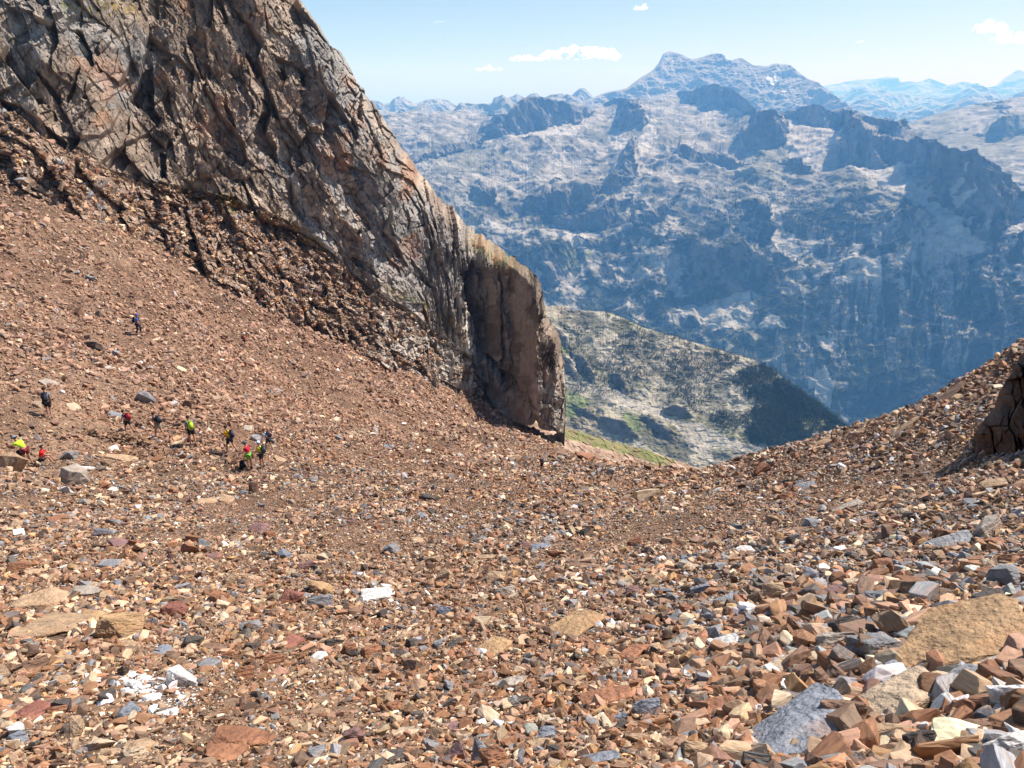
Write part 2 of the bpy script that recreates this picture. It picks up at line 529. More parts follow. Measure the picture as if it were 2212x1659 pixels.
def massif_shade(P, U, V, H):
    x, y, z = P[..., 0], P[..., 1], P[..., 2]
    n = fbm3(x/160, y/160, z/160, 5, 61, gain=.6)
    n2 = fbm3(x/600, y/600, z/600, 4, 62)
    nf = fbm3(x/60, y/60, z/60, 2, 60)
    c = mix([.12, .115, .095], [.32, .30, .27], smooth(-.45, .45, n+.7*nf))
    c = mix(c, [.13, .13, .08], .5*smooth(.1, .5, n2))
    # forest: thickens down the slope
    alt = (V-430)/420
    f = fbm3(x/75, y/75, z/75, 5, 63, gain=.68)*1.9 + fbm3(x/380, y/380, z/380, 3, 64)*1.1 + .8*np.clip(alt, -.8, 1.0) - 0.05
    f = smooth(-.06, .12, f)*smooth(400, 520, V+60*n2)
    t = np.zeros(U.shape, bool)
    n3 = fbm2(U/16, V/16, 3, 66)*9; n4 = fbm2(U/16+30, V/16, 3, 67)*9
    for p in TALUS: t |= inpoly(U+n3, V+n4, p)
    tt = t*1.0
    c = mix(c, [.095, .092, .085], massif.wall*.65) if massif.wall is not None and massif.wall.shape == c.shape[:2] else c  # crag faces darkened: their shade is put into the rock colour
    c = mix(c, [.030, .042, .022], f*(1-tt*.93)*.9)
    massif.forest = f*(1-tt*.97)
    c = mix(c, [.42, .395, .36], tt*.75*(1-.25*f))
    gl = fbm2((U-1850-(V-450)*.12)/26, V/230, 4, 68, ridged=True, gain=.55)
    gl = smooth(.38, .62, gl)*smooth(470, 540, V)*smooth(880, 780, V)*smooth(1560, 1700, U)
    c = mix(c, [.34, .32, .29], gl*.8)
    f = f*(1-.85*gl)
    g = np.zeros(U.shape, bool)
    for p in GREENS: g |= inpoly(U+n3, V+n4, p)
    c = mix(c, [.15, .17, .06], g*.55)
    return c

TALUS = [c3([(1120, 990), (1180, 1080), (1260, 1100), (1350, 1060), (1430, 1040), (1440, 1160), (1560, 1180), (1590, 1330), (1690, 1380), (1740, 1480), (1830, 1560), (1900, 1620), (1800, 1660), (1650, 1500), (1560, 1400), (1380, 1250), (1150, 1120)]),
         c3([(640, 1300), (700, 1340), (740, 1440), (850, 1600), (780, 1640), (690, 1560), (640, 1440)]),
         c3([(720, 740), (820, 790), (940, 820), (1060, 810), (1080, 880), (1000, 960), (800, 960), (720, 870)]),
         c3([(2160, 1430), (2230, 1400), (2230, 1500), (2020, 1560), (1930, 1610), (2040, 1500)]),
         c3([(1700, 1250), (1760, 1080), (1775, 1090), (1720, 1290), (1850, 1210), (1730, 1370)]),
         c3([(210, 640), (300, 680), (380, 690), (430, 670), (500, 720), (420, 720), (330, 720)]),
         c2([(1080, 890), (1170, 850), (1260, 815), (1380, 755), (1470, 780), (1560, 760), (1500, 850), (1300, 900), (1150, 905)]),
         c2([(1410, 1440), (1550, 1430), (1640, 1450), (1560, 1520), (1480, 1560), (1430, 1500)]),
         c2([(1860, 740), (1960, 800), (1990, 900), (1900, 1000), (1860, 930), (1930, 800)]),
         c2([(1700, 860), (1790, 830), (1850, 900), (1800, 980), (1730, 940)]),
         c6([(1150, 420), (1290, 370), (1450, 340), (1480, 470), (1500, 560), (1350, 560), (1220, 580), (1120, 520), (1000, 500), (1020, 430)]),
         c6([(1500, 560), (1560, 470), (1690, 580), (1560, 570)]), c6([(2080, 190), (2212, 190), (2212, 350), (2130, 300)]),
         c6([(1850, 600), (1960, 620), (2010, 720), (1900, 690)]), c6([(1570, 0), (1640, 10), (1700, 110), (1790, 150), (1700, 150), (1600, 80)]),
         c6([(1800, 850), (1900, 800), (1960, 900), (1960, 1060), (1880, 980)]), c6([(730, 300), (900, 380), (980, 400), (860, 380)]),
         c6([(100, 220), (170, 200), (190, 260), (130, 290)]), c6([(960, 290), (1010, 220), (1050, 230), (930, 370)])]
GREENS = [c2([(1380, 1600), (1480, 1560), (1600, 1560), (1560, 1640), (1400, 1700)]), c2([(1000, 1360), (1130, 1340), (1150, 1370), (1020, 1380)]),
          c6([(2080, 680), (2180, 760), (2170, 900), (2060, 800)]), c6([(260, 110), (340, 60), (420, 90), (370, 160)])]

CRAGS = [c2([(1000, 560), (1650, 560), (1600, 700), (1500, 780), (1380, 760), (1300, 790), (1260, 810), (1150, 850), (1040, 890), (1000, 880), (915, 875), (935, 790), (1000, 760)]),
         c2([(500, 1030), (560, 980), (700, 940), (820, 900), (920, 870), (940, 905), (820, 960), (700, 990), (600, 1020)]),
         c2([(1835, 560), (1860, 620), (1900, 680), (1925, 790), (1900, 850), (1870, 810), (1800, 820), (1750, 810), (1760, 740), (1800, 680)]),
         c2([(1900, 850), (1850, 900), (1840, 980), (1890, 1110), (1800, 1180), (1700, 1250), (1660, 1200), (1700, 1130), (1780, 1020), (1840, 900)]),
         c2([(1640, 640), (1690, 610), (1740, 590), (1900, 590), (1880, 610), (1720, 650)]),
         c3([(80, 540), (150, 540), (200, 500), (600, 500), (580, 690), (500, 712), (420, 665), (340, 692), (290, 655), (230, 630), (150, 652)]),
         c3([(700, 640), (1400, 600), (1540, 740), (1520, 840), (1410, 875), (1300, 830), (1220, 750), (1130, 740), (1060, 800), (960, 805), (860, 780), (830, 740), (740, 730)]),
         c3([(570, 700), (640, 660), (700, 690), (740, 800), (740, 880), (620, 920), (500, 900), (440, 850), (560, 800)]),
         c3([(1150, 720), (1200, 800), (1300, 840), (1420, 880), (1510, 920), (1600, 925), (1700, 970), (1790, 990), (1900, 1000), (1960, 1060), (1980, 1120), (2130, 1180), (2170, 1300), (2150, 1420), (2060, 1460), (1960, 1560), (1860, 1600), (1820, 1550), (1850, 1480), (1720, 1390), (1610, 1350), (1570, 1220), (1640, 1100), (1470, 1160), (1500, 1060), (1440, 1050), (1350, 1040), (1330, 1075), (1240, 1088), (1220, 1000), (1150, 1040), (1120, 980), (1050, 1010), (1040, 900), (1090, 830)]),
         c3([(100, 900), (300, 940), (420, 960), (560, 1000), (440, 1030), (300, 990), (180, 1060), (60, 1040)]),
         c3([(700, 1020), (800, 1020), (900, 1070), (780, 1070)]),
         c3([(490, 1260), (560, 1240), (640, 1310), (660, 1400), (640, 1500), (560, 1440), (530, 1330)]),
         c3([(1380, 1400), (1450, 1380), (1530, 1440), (1560, 1500), (1440, 1560), (1330, 1480)]),
         c2([(870, 1220), (1000, 1200), (1010, 1290), (900, 1280)]), c2([(1200, 1260), (1500, 1180), (1640, 1220), (1560, 1300), (1400, 1330), (1250, 1310)]),
         c2([(1300, 1340), (1500, 1330), (1700, 1280), (1850, 1240), (1700, 1380), (1620, 1420), (1400, 1400)]),
         c2([(1580, 1520), (1780, 1430), (1960, 1300), (2140, 1220), (2050, 1320), (1850, 1450), (1650, 1540)]),
         c6([(1030, 40), (1250, 60), (1400, 40), (1560, 130), (1640, 330), (1480, 350), (1440, 330), (1290, 370), (1150, 420), (1060, 400), (1100, 250), (1000, 150)]),
         c6([(0, 130), (200, 60), (420, 0), (500, 40), (380, 150), (300, 260), (180, 380), (150, 320)])]
SKYL = c2([(220, 690), (300, 700), (420, 700), (500, 680), (540, 675), (600, 700), (650, 680), (740, 690), (790, 670), (880, 700), (1000, 700), (1080, 700), (1130, 640), (1180, 600), (1250, 590), (1330, 600), (1390, 625), (1420, 615), (1470, 640), (1560, 650), (1600, 680), (1650, 650), (1700, 620), (1740, 600), (1810, 605), (1835, 612), (1860, 605), (1900, 600), (1950, 605)]) + \
       c3([(0, 600), (50, 575), (100, 560), (180, 558), (190, 550), (210, 530), (262, 520), (270, 528), (310, 508), (350, 520), (362, 532), (400, 530), (440, 560), (500, 600), (550, 650), (575, 675), (620, 680), (660, 680), (715, 700), (760, 680), (850, 655), (930, 640), (980, 650), (1020, 680), (1080, 665), (1150, 680), (1200, 700), (1290, 720), (1310, 730), (1400, 740), (1440, 750), (1500, 810), (1600, 880), (1650, 930), (1780, 985), (1900, 1000), (1960, 1060), (1980, 1120), (2100, 1180), (2150, 1250), (2240, 1360)])
def massif():
    us = np.arange(780, 2225, 1.25)
    jag = 1.4*fbm2(us/8.0, us*0+3, 4, 51) + .8*fbm2(us/2.5, us*0+3, 2, 52)
    top = curve(SKYL, us) + jag
    def crag(U, V):
        n = fbm2(U/6, V/6, 4, 54)*6; n2 = fbm2(U/6+9, V/6, 4, 55)*6
        m = np.zeros(U.shape, bool)
        for p in CRAGS: m |= inpoly(U+n, V+n2, p)
        t = np.zeros(U.shape, bool)
        for p in TALUS: t |= inpoly(U+n, V+n2, p)
        s = fbm2(U/20, V/9, 5, 56, gain=.6)
        s2 = fbm2(U/13+V/25, V/22, 5, 57, gain=.6)
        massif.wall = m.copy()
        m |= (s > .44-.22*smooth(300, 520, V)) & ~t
        m |= (s2 > .28) & (V > 450) & ~t
        return m
    def tp(U, V):
        n = fbm2(U/120, V/60, 3, 58)
        return 0.155 + 0.42*smooth(300, 640, V+70*n) + 0.06*n
    def disp(P, U, V, H):
        x, y, z = P[..., 0], P[..., 1], P[..., 2]
        k = np.clip((V-top[None, :])/10, .12, 1)
        a = 95*fbm3(x/900+.4*y/900, y/900, z/900, 2, 70, ridged=True)*smooth(230, 330, V) + 34*fbm3(x/240, y/240, z/200, 3, 71, ridged=True, gain=.5)
        g = 20*fbm3(x/130+.002*z, y/520, z/420, 3, 72, ridged=True)*smooth(420, 560, V)
        s, r, e = slabs(x/70, (y*.6+z)/55, 73, .8, .15, .35)
        wl_ = massif.wall*np.clip((V-top[None, :])/5, 0, 1)
        rib = 62*fbm3(x/95+z/200, y/220, z/260, 5, 74, ridged=True, gain=.6)
        hs = 12*fbm3(x/75, y/75, z/75, 3, 75, ridged=True, gain=.55)*k
        return P + ((a+g+s*9+hs)*k)[..., None]*np.array([.0, -.55, .83]) + (rib*wl_)[..., None]*np.array([.35, -.9, .2])
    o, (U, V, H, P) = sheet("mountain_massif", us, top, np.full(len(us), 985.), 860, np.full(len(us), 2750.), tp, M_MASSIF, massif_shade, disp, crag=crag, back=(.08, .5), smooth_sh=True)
    massif.data = (U, V, H, P[:U.shape[0]], massif.forest)
massif.wall = None
shoulder()
massif()

# ------------------------------------------------------------------ middle hill
HILLTOP = c6([(100, 440), (180, 410), (260, 395), (330, 400), (380, 425), (480, 430), (570, 435), (680, 470), (800, 530), (950, 570), (1100, 620), (1250, 660), (1450, 720), (1600, 780), (1700, 870), (1780, 940), (1900, 1020), (1990, 1090), (2060, 1160), (2150, 1260), (2300, 1330)])
HCR = [c6([(200, 520), (260, 520), (320, 570), (360, 640), (375, 680), (330, 650), (280, 600), (220, 590)]), c6([(370, 690), (430, 700), (480, 770), (515, 850), (520, 892), (470, 870), (420, 790), (380, 740)]),
       c6([(620, 810), (660, 820), (700, 880), (722, 962), (680, 940), (640, 900), (600, 870)]), c6([(930, 1040), (990, 1010), (1060, 1030), (1110, 1100), (1060, 1100), (990, 1085), (940, 1070)]),
       c6([(520, 1080), (640, 1100), (700, 1120), (790, 1225), (700, 1215), (600, 1190), (560, 1130)]), c6([(800, 1080), (900, 1120), (980, 1160), (1015, 1250), (960, 1230), (900, 1200), (840, 1140)]),
       c6([(380, 1030), (480, 1050), (520, 1110), (440, 1090)]), c6([(300, 700), (360, 730), (420, 850), (440, 880), (380, 850), (320, 790)])]
HTAL = [c6([(450, 850), (520, 900), (600, 900), (720, 970), (900, 1030), (1000, 1110), (1150, 1130), (1300, 1200), (1640, 1320), (1400, 1290), (1250, 1270), (1150, 1330), (1050, 1180), (950, 1090), (800, 1060), (600, 1000), (480, 920)]),
        c6([(1000, 1110), (1200, 1180), (1250, 1360), (1120, 1300), (1040, 1210)])]
HGREEN = [c6([(290, 900), (400, 940), (500, 1010), (420, 1040), (380, 1100), (290, 1080)]), c6([(210, 610), (300, 600), (360, 690), (260, 680)]), c6([(680, 1060), (760, 1080), (800, 1160), (740, 1180), (690, 1120)])]
def hill_forest(U, V, P):
    """how wooded the hill is at a place, 0..1"""
    a = (U-1500)/260 + (V-760)/420
    n = fbm2(P[..., 0]/60, P[..., 1]/60, 4, 85, gain=.6)
    t = np.zeros(U.shape, bool)
    for p in HTAL: t |= inpoly(U, V, p)
    edge = c6([(560, 740), (900, 900), (1300, 1150), (1700, 1300), (1750, 1330), (2200, 1330), (2200, 1000), (1700, 800), (1000, 560), (700, 560)])
    w = inpoly(U+26*fbm2(U/24, V/24, 4, 186), V+20*fbm2(U/20+5, V/20, 4, 187), edge)
    return np.clip((.45+.28*a)*w, 0, .8)*smooth(-.25, .3, n+a*.15)*(~t)
def hill_shade(P, U, V, H):
    x, y, z = P[..., 0], P[..., 1], P[..., 2]
    n = fbm3(x/35, y/35, z/35, 5, 81, gain=.6); n2 = fbm3(x/140, y/140, z/140, 4, 82)
    c = mix([.12, .115, .08], [.38, .345, .27], smooth(-.25, .25, n))
    c = mix(c, [.19, .18, .07], .65*smooth(-.1, .35, n2))
    c = mix(c, [.26, .20, .11], .35*smooth(.0, .4, -n2+.3*n))
    w1 = fbm2(U/9, V/9, 3, 83)*6; w2 = fbm2(U/9+9, V/9, 3, 84)*6
    t = np.zeros(U.shape, bool); g = t.copy(); k = t.copy()
    for p in HTAL: t |= inpoly(U+w1, V+w2, p)
    for p in HGREEN: g |= inpoly(U+w1, V+w2, p)
    for p in HCR: k |= inpoly(U+w1*.5, V+w2*.5, p)
    c = mix(c, np.array([.46, .41, .34])*(.85+.3*n[..., None]), t*.85)
    c = mix(c, [.13, .17, .05], g*.75)
    c = mix(c, [.12, .108, .098], k*.85)
    f = hill_forest(U, V, P)
    return mix(c, [.06, .075, .035], .45*f)
def hill():
    us = np.arange(1130, 1930, 1.15)
    top = curve(HILLTOP, us) + 2.6*fbm2(us/10, us*0+5, 4, 86)
    def crag(U, V):
        n = fbm2(U/5, V/5, 3, 87)*5; n2 = fbm2(U/5+9, V/5, 3, 88)*5
        m = np.zeros(U.shape, bool)
        for p in HCR: m |= inpoly(U+n, V+n2, p)
        t = np.zeros(U.shape, bool)
        for p in HTAL: t |= inpoly(U+n, V+n2, p)
        m |= (fbm2(U/11-V/20, V/7, 4, 89, gain=.6) > .22) & ~t
        return m
    def disp(P, U, V, H):
        x, y, z = P[..., 0], P[..., 1], P[..., 2]
        a = 9*fbm3(x/110, y/110, z/90, 6, 91, ridged=True, gain=.6)
        s, r, e = slabs(x/14+z/20, (y*.7+z)/9, 92, .9, .2, .3)
        return P + ((a+1.3*s)*np.clip((V-top[None, :])/8, .15, 1))[..., None]*np.array([.0, -.5, .85])
    return sheet("hillside", us, top, np.full(len(us), 1030.), 420, np.full(len(us), 1020.), lambda U, V: .34+.06*fbm2(U/70, V/40, 3, 93), M_HILL, hill_shade, disp, crag=crag, back=(.12, .6))
_, HILL = hill()

def fan():
    pts = [(1150, 905), (1215, 925), (1240, 932), (1300, 948), (1360, 962), (1420, 978), (1480, 1002), (1560, 1030), (1640, 1060)]
    us = np.arange(1150, 1640, 1.5)
    top = curve(pts, us)+.6*fbm2(us/8, us*0+1, 3, 95)
    def shade(P, U, V, H):
        x, y, z = P[..., 0], P[..., 1], P[..., 2]
        n = fbm3(x/3, y/3, z/3, 5, 96, gain=.65)
        c = mix([.26, .17, .12], [.46, .34, .26], smooth(-.3, .3, n))
        w = fbm2(U/8, V/4, 3, 97)*5
        g = inpoly(U, V+w, [(1215, 925), (1300, 948), (1400, 972), (1460, 995), (1440, 1010), (1380, 990), (1300, 968), (1215, 945)])
        return mix(c, [.15, .17, .055], g*(.55+.4*smooth(-.2, .2, n)))
    def disp(P, U, V, H):
        x, y, z = P[..., 0], P[..., 1], P[..., 2]
        s, r, e = slabs(x/1.6, y/1.6, 98, .6, .2, .3)
        return P + (.35*s+.8*fbm3(x/9, y/9, z/9, 4, 99))[..., None]*np.array([0, -.3, .95])
    sheet("scree_fan", us, top, np.full(len(us), 1060.), 150, np.full(len(us), 150.)+(us-1150)*.12, .1, M_HILL, shade, disp, back=(.4, .9))
fan()

# valley floor and land all round, far below, reaching the horizon
def base_land():
    n = 60
    r = np.exp(np.linspace(math.log(900), math.log(60000), n))
    th = np.linspace(0, 2*math.pi, 97)
    R, T = np.meshgrid(r, th, indexing='ij')
    X, Y = np.sin(T)*R, np.cos(T)*R
    Z = -1500 + 60*fbm2(X/4000, Y/4000, 4, 7)
    c = mix([.05, .07, .03], [.2, .2, .12], smooth(-.4, .4, fbm2(X/900, Y/900, 4, 8)))
    tag(mesh_np("valley_floor", np.stack([X, Y, Z], -1), grid_quads(n, 97, True), M_FAR, c), kind='structure')
base_land()

# ------------------------------------------------------------------ the big rock wall on the left
def c1(pts): return [(.3524*x, .3524*y) for x, y in pts]
def c5(pts): return [(584.6+.2937*x, 454.7+.2937*y) for x, y in pts]
CONTACT = [(-80, 360), (0, 385), (60, 402), (130, 432), (200, 470), (280, 505), (330, 525), (400, 562), (470, 610), (560, 662), (640, 684), (700, 722), (760, 748), (830, 792), (900, 806), (960, 828), (1040, 872), (1090, 908), (1150, 948), (1215, 972), (1240, 975)]
CTOP = [(-80, -150), (560, -150), (620, -60), (652, 0), (670, 21), (691, 53), (708, 85), (733, 102), (751, 137)] + \
       c2([(110, 400), (150, 500), (210, 570), (250, 620), (290, 700), (350, 800), (400, 880), (440, 950), (500, 1040), (550, 1110), (620, 1190), (660, 1270), (740, 1360), (830, 1450), (950, 1530), (1060, 1600), (1120, 1650)]) + \
       c5([(1770, 410), (1850, 500), (1900, 560), (1940, 640), (1975, 700), (1992, 830), (2020, 950), (2050, 1040), (2100, 1100), (2122, 1170), (2128, 1300), (2134, 1450), (2140, 1560), (2156, 1720)])
RECESS = [([(1019, 560), (1055, 590), (1072, 680), (1064, 770), (1030, 775), (1012, 700), (1006, 640)], 5.0), ([(1080, 690), (1090, 760), (1094, 850), (1084, 840), (1076, 760)], 2.2), ([(1150, 640), (1160, 700), (1156, 760), (1147, 700)], 1.6), ([(1128, 800), (1136, 860), (1132, 900), (1124, 860)], 1.8), ([(1180, 790), (1188, 830), (1184, 880), (1177, 840)], 1.5),
          (c1([(905, 365), (940, 380), (950, 700), (1000, 760), (960, 800), (900, 720), (800, 620), (780, 610), (840, 520)]), 5.0),
          (c1([(400, 150), (480, 150), (540, 260), (580, 400), (560, 410), (480, 280), (430, 220)]), 3.5),
          (c1([(1600, 680), (1650, 680), (1640, 800), (1700, 900), (1720, 1050), (1640, 960), (1540, 930), (1560, 820)]), 5.0),
          (c1([(980, 950), (1022, 960), (1018, 1110), (988, 1100)]), 3.0), (c1([(1150, 200), (1200, 360), (1240, 440), (1280, 560), (1240, 560), (1190, 420), (1145, 300)]), 3.5),
          (c1([(210, 420), (300, 510), (390, 630), (350, 630), (270, 530)]), 2.5), (c1([(1830, 420), (1880, 440), (1875, 540), (1845, 530)]), 3.0),
          (c1([(1500, 300), (1540, 330), (1600, 450), (1575, 470), (1510, 370)]), 3.0), (c1([(0, 610), (120, 650), (260, 760), (420, 870), (390, 910), (260, 850), (150, 740), (0, 690)]), 3.0),
          (c1([(480, 1010), (560, 1120), (700, 1240), (800, 1310), (700, 1290), (550, 1180), (450, 1090)]), 3.0), (c1([(2130, 700), (2225, 560), (2225, 760)]), 3.0),
          (c1([(1000, 650), (1030, 560), (1060, 700), (1100, 850), (1080, 860), (1020, 780)]), 2.0), (c1([(480, 450), (500, 430), (470, 560), (420, 640), (400, 620)]), 1.6),
          (c1([(1360, 620), (1420, 700), (1440, 800), (1400, 760)]), 2.5), (c1([(1690, 440), (1760, 470), (1720, 560)]), 1.5),
          (c1([(1880, 860), (1960, 1000), (1980, 1130), (1930, 1080)]), 1.6),
          (c5([(160, 200), (260, 250), (280, 330), (200, 300)]), 1.5), (c5([(600, 180), (660, 150), (640, 230)]), 2.0), (c5([(600, 330), (700, 380), (800, 500), (770, 500), (640, 400)]), 2.0),
          (c5([(1000, 330), (1060, 420), (1200, 560), (1170, 570), (1040, 470)]), 1.8), (c5([(1310, 300), (1345, 310), (1335, 380), (1312, 370)]), 3.0),
          (c5([(540, 850), (600, 880), (700, 1040), (640, 1010), (560, 960)]), 3.0), (c5([(1400, 470), (1480, 440), (1500, 520), (1440, 560)]), 2.5),
          (c5([(640, 850), (700, 880), (760, 1000), (720, 990)]), 1.5), (c5([(860, 900), (920, 940), (900, 970)]), 1.5), (c5([(1140, 930), (1250, 1060), (1290, 1100), (1200, 1050)]), 2.2)]
MAINBASE = [(-80, 170), (0, 215), (90, 290), (170, 330), (250, 372), (330, 405), (400, 412), (520, 440), (600, 475), (680, 525), (760, 590), (830, 645), (880, 672), (940, 720), (1000, 760), (1240, 1200)]
BUTT = [(560, 1025), (640, 1015), (700, 1019), (763, 1026), (778, 1050), (836, 1098), (895, 1131), (960, 1160)]
def cliff():
    us = np.concatenate([np.arange(-70, 1150, 1.3), np.arange(1150, 1214, .55)])
    con = curve(CONTACT, us)
    top = curve(CTOP, us) + 1.6*fbm2(us/10, us*0, 4, 101) + 1.2*fbm2(us/3.2, us*0, 3, 102)*(us < 1195) + 5*fbm2(us/9, us*0+8, 4, 109)*smooth(990, 1040, us)*(us < 1190)
    hg = ray_ground(us, con)
    bad = np.isnan(hg)
    hg[bad] = np.interp(us[bad], us[~bad], hg[~bad])
    k = np.ones(41)/41
    hg = np.convolve(np.pad(hg, 20, mode='edge'), k, 'valid')
    vb = con + 16 + 5*fbm2(us/20, us*0+2, 4, 103)
    mb = curve(MAINBASE, us)[None, :]
    def tp(U, V):
        low = smooth(-12, 14, V-mb)
        t = 1.9*(1-low) + .62*low
        return t*(1-.36*smooth(930, 1060, U))*(1+.25*fbm2(U/60, V/40, 3, 104))
    def disp(P, U, V, H):
        a, b = (U-600)/FPX*130, -V/FPX*130
        # rounding towards the sky line
        vs = curve(CTOP, np.arange(-80, 1240))      # silhouette height per column
        q = np.array(CTOP); sil = np.interp(V, q[:, 1]+np.arange(len(q))*1e-4, q[:, 0])
        bl = smooth(500, 600, V)
        s = np.clip((sil-U)/(110.-50*bl), 0, 1)
        off = (17-12*bl)*(1-np.sqrt(1-(1-s)**2*.98))*(U > 560) + 5*smooth(.2, 0, s)
        # buttress at the right end with a chasm on its left
        g = np.interp(V, [p[0] for p in BUTT], [p[1] for p in BUTT]) + 4*fbm2(U/9, V/9, 3, 105)
        inb = smooth(535, 650, V)
        off = off + 9*smooth(960, 1215, U)*inb + 6*smooth(-26, -2, U-g)*smooth(12, -2, U-g)*inb
        # joints run down to the right, and stand upright in the buttress
        ang = np.radians(30-24*smooth(900, 1070, U))
        r1 = (a-20)*np.cos(ang) + b*np.sin(ang)
        al = -(a-20)*np.sin(ang) + b*np.cos(ang)
        w1 = 1.0*fbm2(a/5, b/5, 4, 106); w2 = 1.2*fbm2(a/6+9, b/6, 3, 107)
        lowz = smooth(-5, 15, V-mb)
        sc = 1-.5*lowz
        left = smooth(430, 240, U)                 # broad clean slabs on the far left
        cm = smooth(-.05, .35, fbm2(a/5+3, b/5, 3, 118))
        def sl(x, y, seed, tilt, cw, cd):
            h, r, e = slabs(x, y, seed, tilt, cw, 0)
            return h - cd*np.clip(1-e/cw, 0, 1)*cm, r, e
        h1, ra, e1 = sl((r1+w1*.5)/4.6, (al+w2*.5)/12, 111, .95, .03, .3)
        h2, rb, e2 = sl((r1+w1*.35)/(2.1*sc), (al+w2*.4)/(5.2*sc), 112, 1.0, .045, .3)
        h3, rc, e3 = sl((r1+w1*.15)/.8, (al+w2*.15)/1.6, 113, 1.1, .08, .2)
        h4, rd, e4 = sl((a*.9+b*.2)/.42, (b-a*.3)/.6, 114, 1.1, .12, .15)
        h5, re, e5 = sl((a*.77+b*.64)/7.5, (-a*.64+b*.77)/3.2, 117, .6, .03, .4)
        hb, rbb, eb = sl((a+w1*.25)/1.0, (b+w2)/6.0, 115, 1.0, .10, .4)
        blade = fbm2((a+.3*w1)/.62, (b+w2)/5.5, 4, 119, ridged=True, gain=.6)
        big = fbm2(r1/14, al/30, 3, 108, ridged=True)
        bm_ = smooth(-5, 20, U-g)*inb
        fade = .55+.45*smooth(.0, .25, s)
        n = 1.5*big + 3.0*h1*(1-.6*bm_) + (1.5-.9*left)*h2*(1-.5*bm_) + (.52-.30*left)*h3 + (.22-.08*left)*h4 + 2.0*h5*smooth(560, 300, U) + (1.5*hb+1.0*blade)*bm_
        n = n*fade
        rec = np.zeros(U.shape)
        wu = 3.5*fbm2(U/7, V/7, 3, 121); wv = 3.5*fbm2(U/7+7, V/7, 3, 122)
        for poly, d in RECESS:
            rec = np.maximum(rec, .75*d*inpoly(U+wu, V+wv, poly))
        vein = fbm2(r1/1.1, al/7.0, 4, 123, ridged=True)
        n = n + .3*vein*(1-.7*left) - rec*1.15
        ft = (b+a*.50)/2.1+.35*w1; ft2 = (b+a*.42)/.8+.3*w2
        tb = smooth(-.15, .25, fbm2(a/4, b/3, 3, 125))
        n = n + lowz*tb*(1.1*(.5-(ft-np.floor(ft)))+.3*(.5-(ft2-np.floor(ft2))))*smooth(1150, 1000, U)
        # rubble steps low down
        n = n + lowz*.55*fbm2(a/1.6, b/.9, 4, 124, ridged=True)
        dirv = np.array([.42, -.86, .28])
        hd = P.copy(); hd[..., 2] = 0
        hd /= np.linalg.norm(hd, axis=-1)[..., None]
        Q = P + off[..., None]*hd + n[..., None]*dirv
        cliff.aux = (a, b, r1, al, h1, h2, h3, ra, rb, rc, e1, e2, e3, g, inb, lowz, rec, hb, rbb)
        return Q
    def shade(P, U, V, H):
        a, b, r1, al, h1, h2, h3, ra, rb, rc, e1, e2, e3, g, inb, lowz, rec, hb, rbb = cliff.aux
        n = fbm2(a/3, b/3, 5, 131, gain=.62); n2 = fbm2(a/14, b/14, 4, 132); st = fbm2(r1/.9, al/9, 5, 133, gain=.6)
        c = mix([.185, .138, .102], [.31, .245, .19], smooth(-.4, .4, n+.5*(ra[3]-.5)))
        c = c*(.78+.44*rb[3])[..., None]*(.85+.3*rc[3])[..., None]
        # grey bands and bluish water streaks
        gz = smooth(.0, .3, n2+.25*st + .35*np.exp(-((U-840-(V-500)*.35)/150)**2) - .12)
        c = mix(c, np.array([.27, .262, .25])*(.8+.5*st[..., None]), .72*gz*(1-lowz*.6))
        wz = np.exp(-((U-(560+(V-300)*.62))/26)**2)*smooth(220, 330, V)+np.exp(-((U-(690+(V-330)*.42))/20)**2)*smooth(270, 350, V)*smooth(640, 500, V)
        c = mix(c, [.36, .37, .38], .7*np.clip(wz, 0, 1)*smooth(-.25, .25, st))
        # rust and orange stains
        rz = fbm2(a/6, b/6, 4, 134)+.35*lowz*smooth(800, 500, U)
        c = mix(c, [.30, .15, .082], .48*smooth(.2, .45, rz))
        c = mix(c, [.13, .10, .085], .5*smooth(.15, .4, fbm2(r1/2.2, al/8, 4, 135)))
        # low ledges: brown rubble, then pale grey bedrock to the right
        lb = fbm2(a/1.2, b/.8, 4, 136)
        c = mix(c, mix([.19, .125, .085], [.36, .26, .19], smooth(-.3, .3, lb)), .75*lowz*smooth(1000, 780, U))
        pale = smooth(720, 830, U)*smooth(-10, 40, V-mb+30)*(1-inb*smooth(0, 30, U-g))
        c = mix(c, mix([.22, .19, .16], [.43, .40, .36], smooth(-.3, .3, n+st)), .7*pale)
        # grass on ledges
        gr = np.exp(-((V-(440+(U-480)*.42))/17)**2)*smooth(370, 430, U)*smooth(760, 640, U)
        gr = np.maximum(gr, np.exp(-((V-(12+(U-180)*.2))/20)**2)*smooth(80, 140, U)*smooth(340, 260, U))
        gr = np.maximum(gr, np.exp(-((V-(640+(U-870)*.5))/9)**2)*smooth(800, 850, U)*smooth(1010, 960, U))
        gr = np.maximum(gr, np.exp(-((U-1130-(V-700)*.1)/16)**2)*smooth(660, 700, V)*smooth(820, 780, V)*.9)
        tops = np.exp(-((V-(565+(U-1070)*.62))/15)**2)*smooth(1000, 1030, U)
        nn = fbm2(a/.9, b/.7, 4, 137)
        gr = gr*smooth(-.12, .15, nn)
        c = mix(c, mix([.115, .125, .04], [.26, .18, .06], smooth(-.2, .25, fbm2(a/2, b/2, 3, 138))), .8*gr)
        c = mix(c, mix([.20, .19, .075], [.34, .20, .08], smooth(-.2, .2, nn)), .6*np.clip(tops, 0, 1))
        # buttress: brown, with pale grey plates low down; white rocks in the chasm
        bz = inb*smooth(-4, 16, U-g)
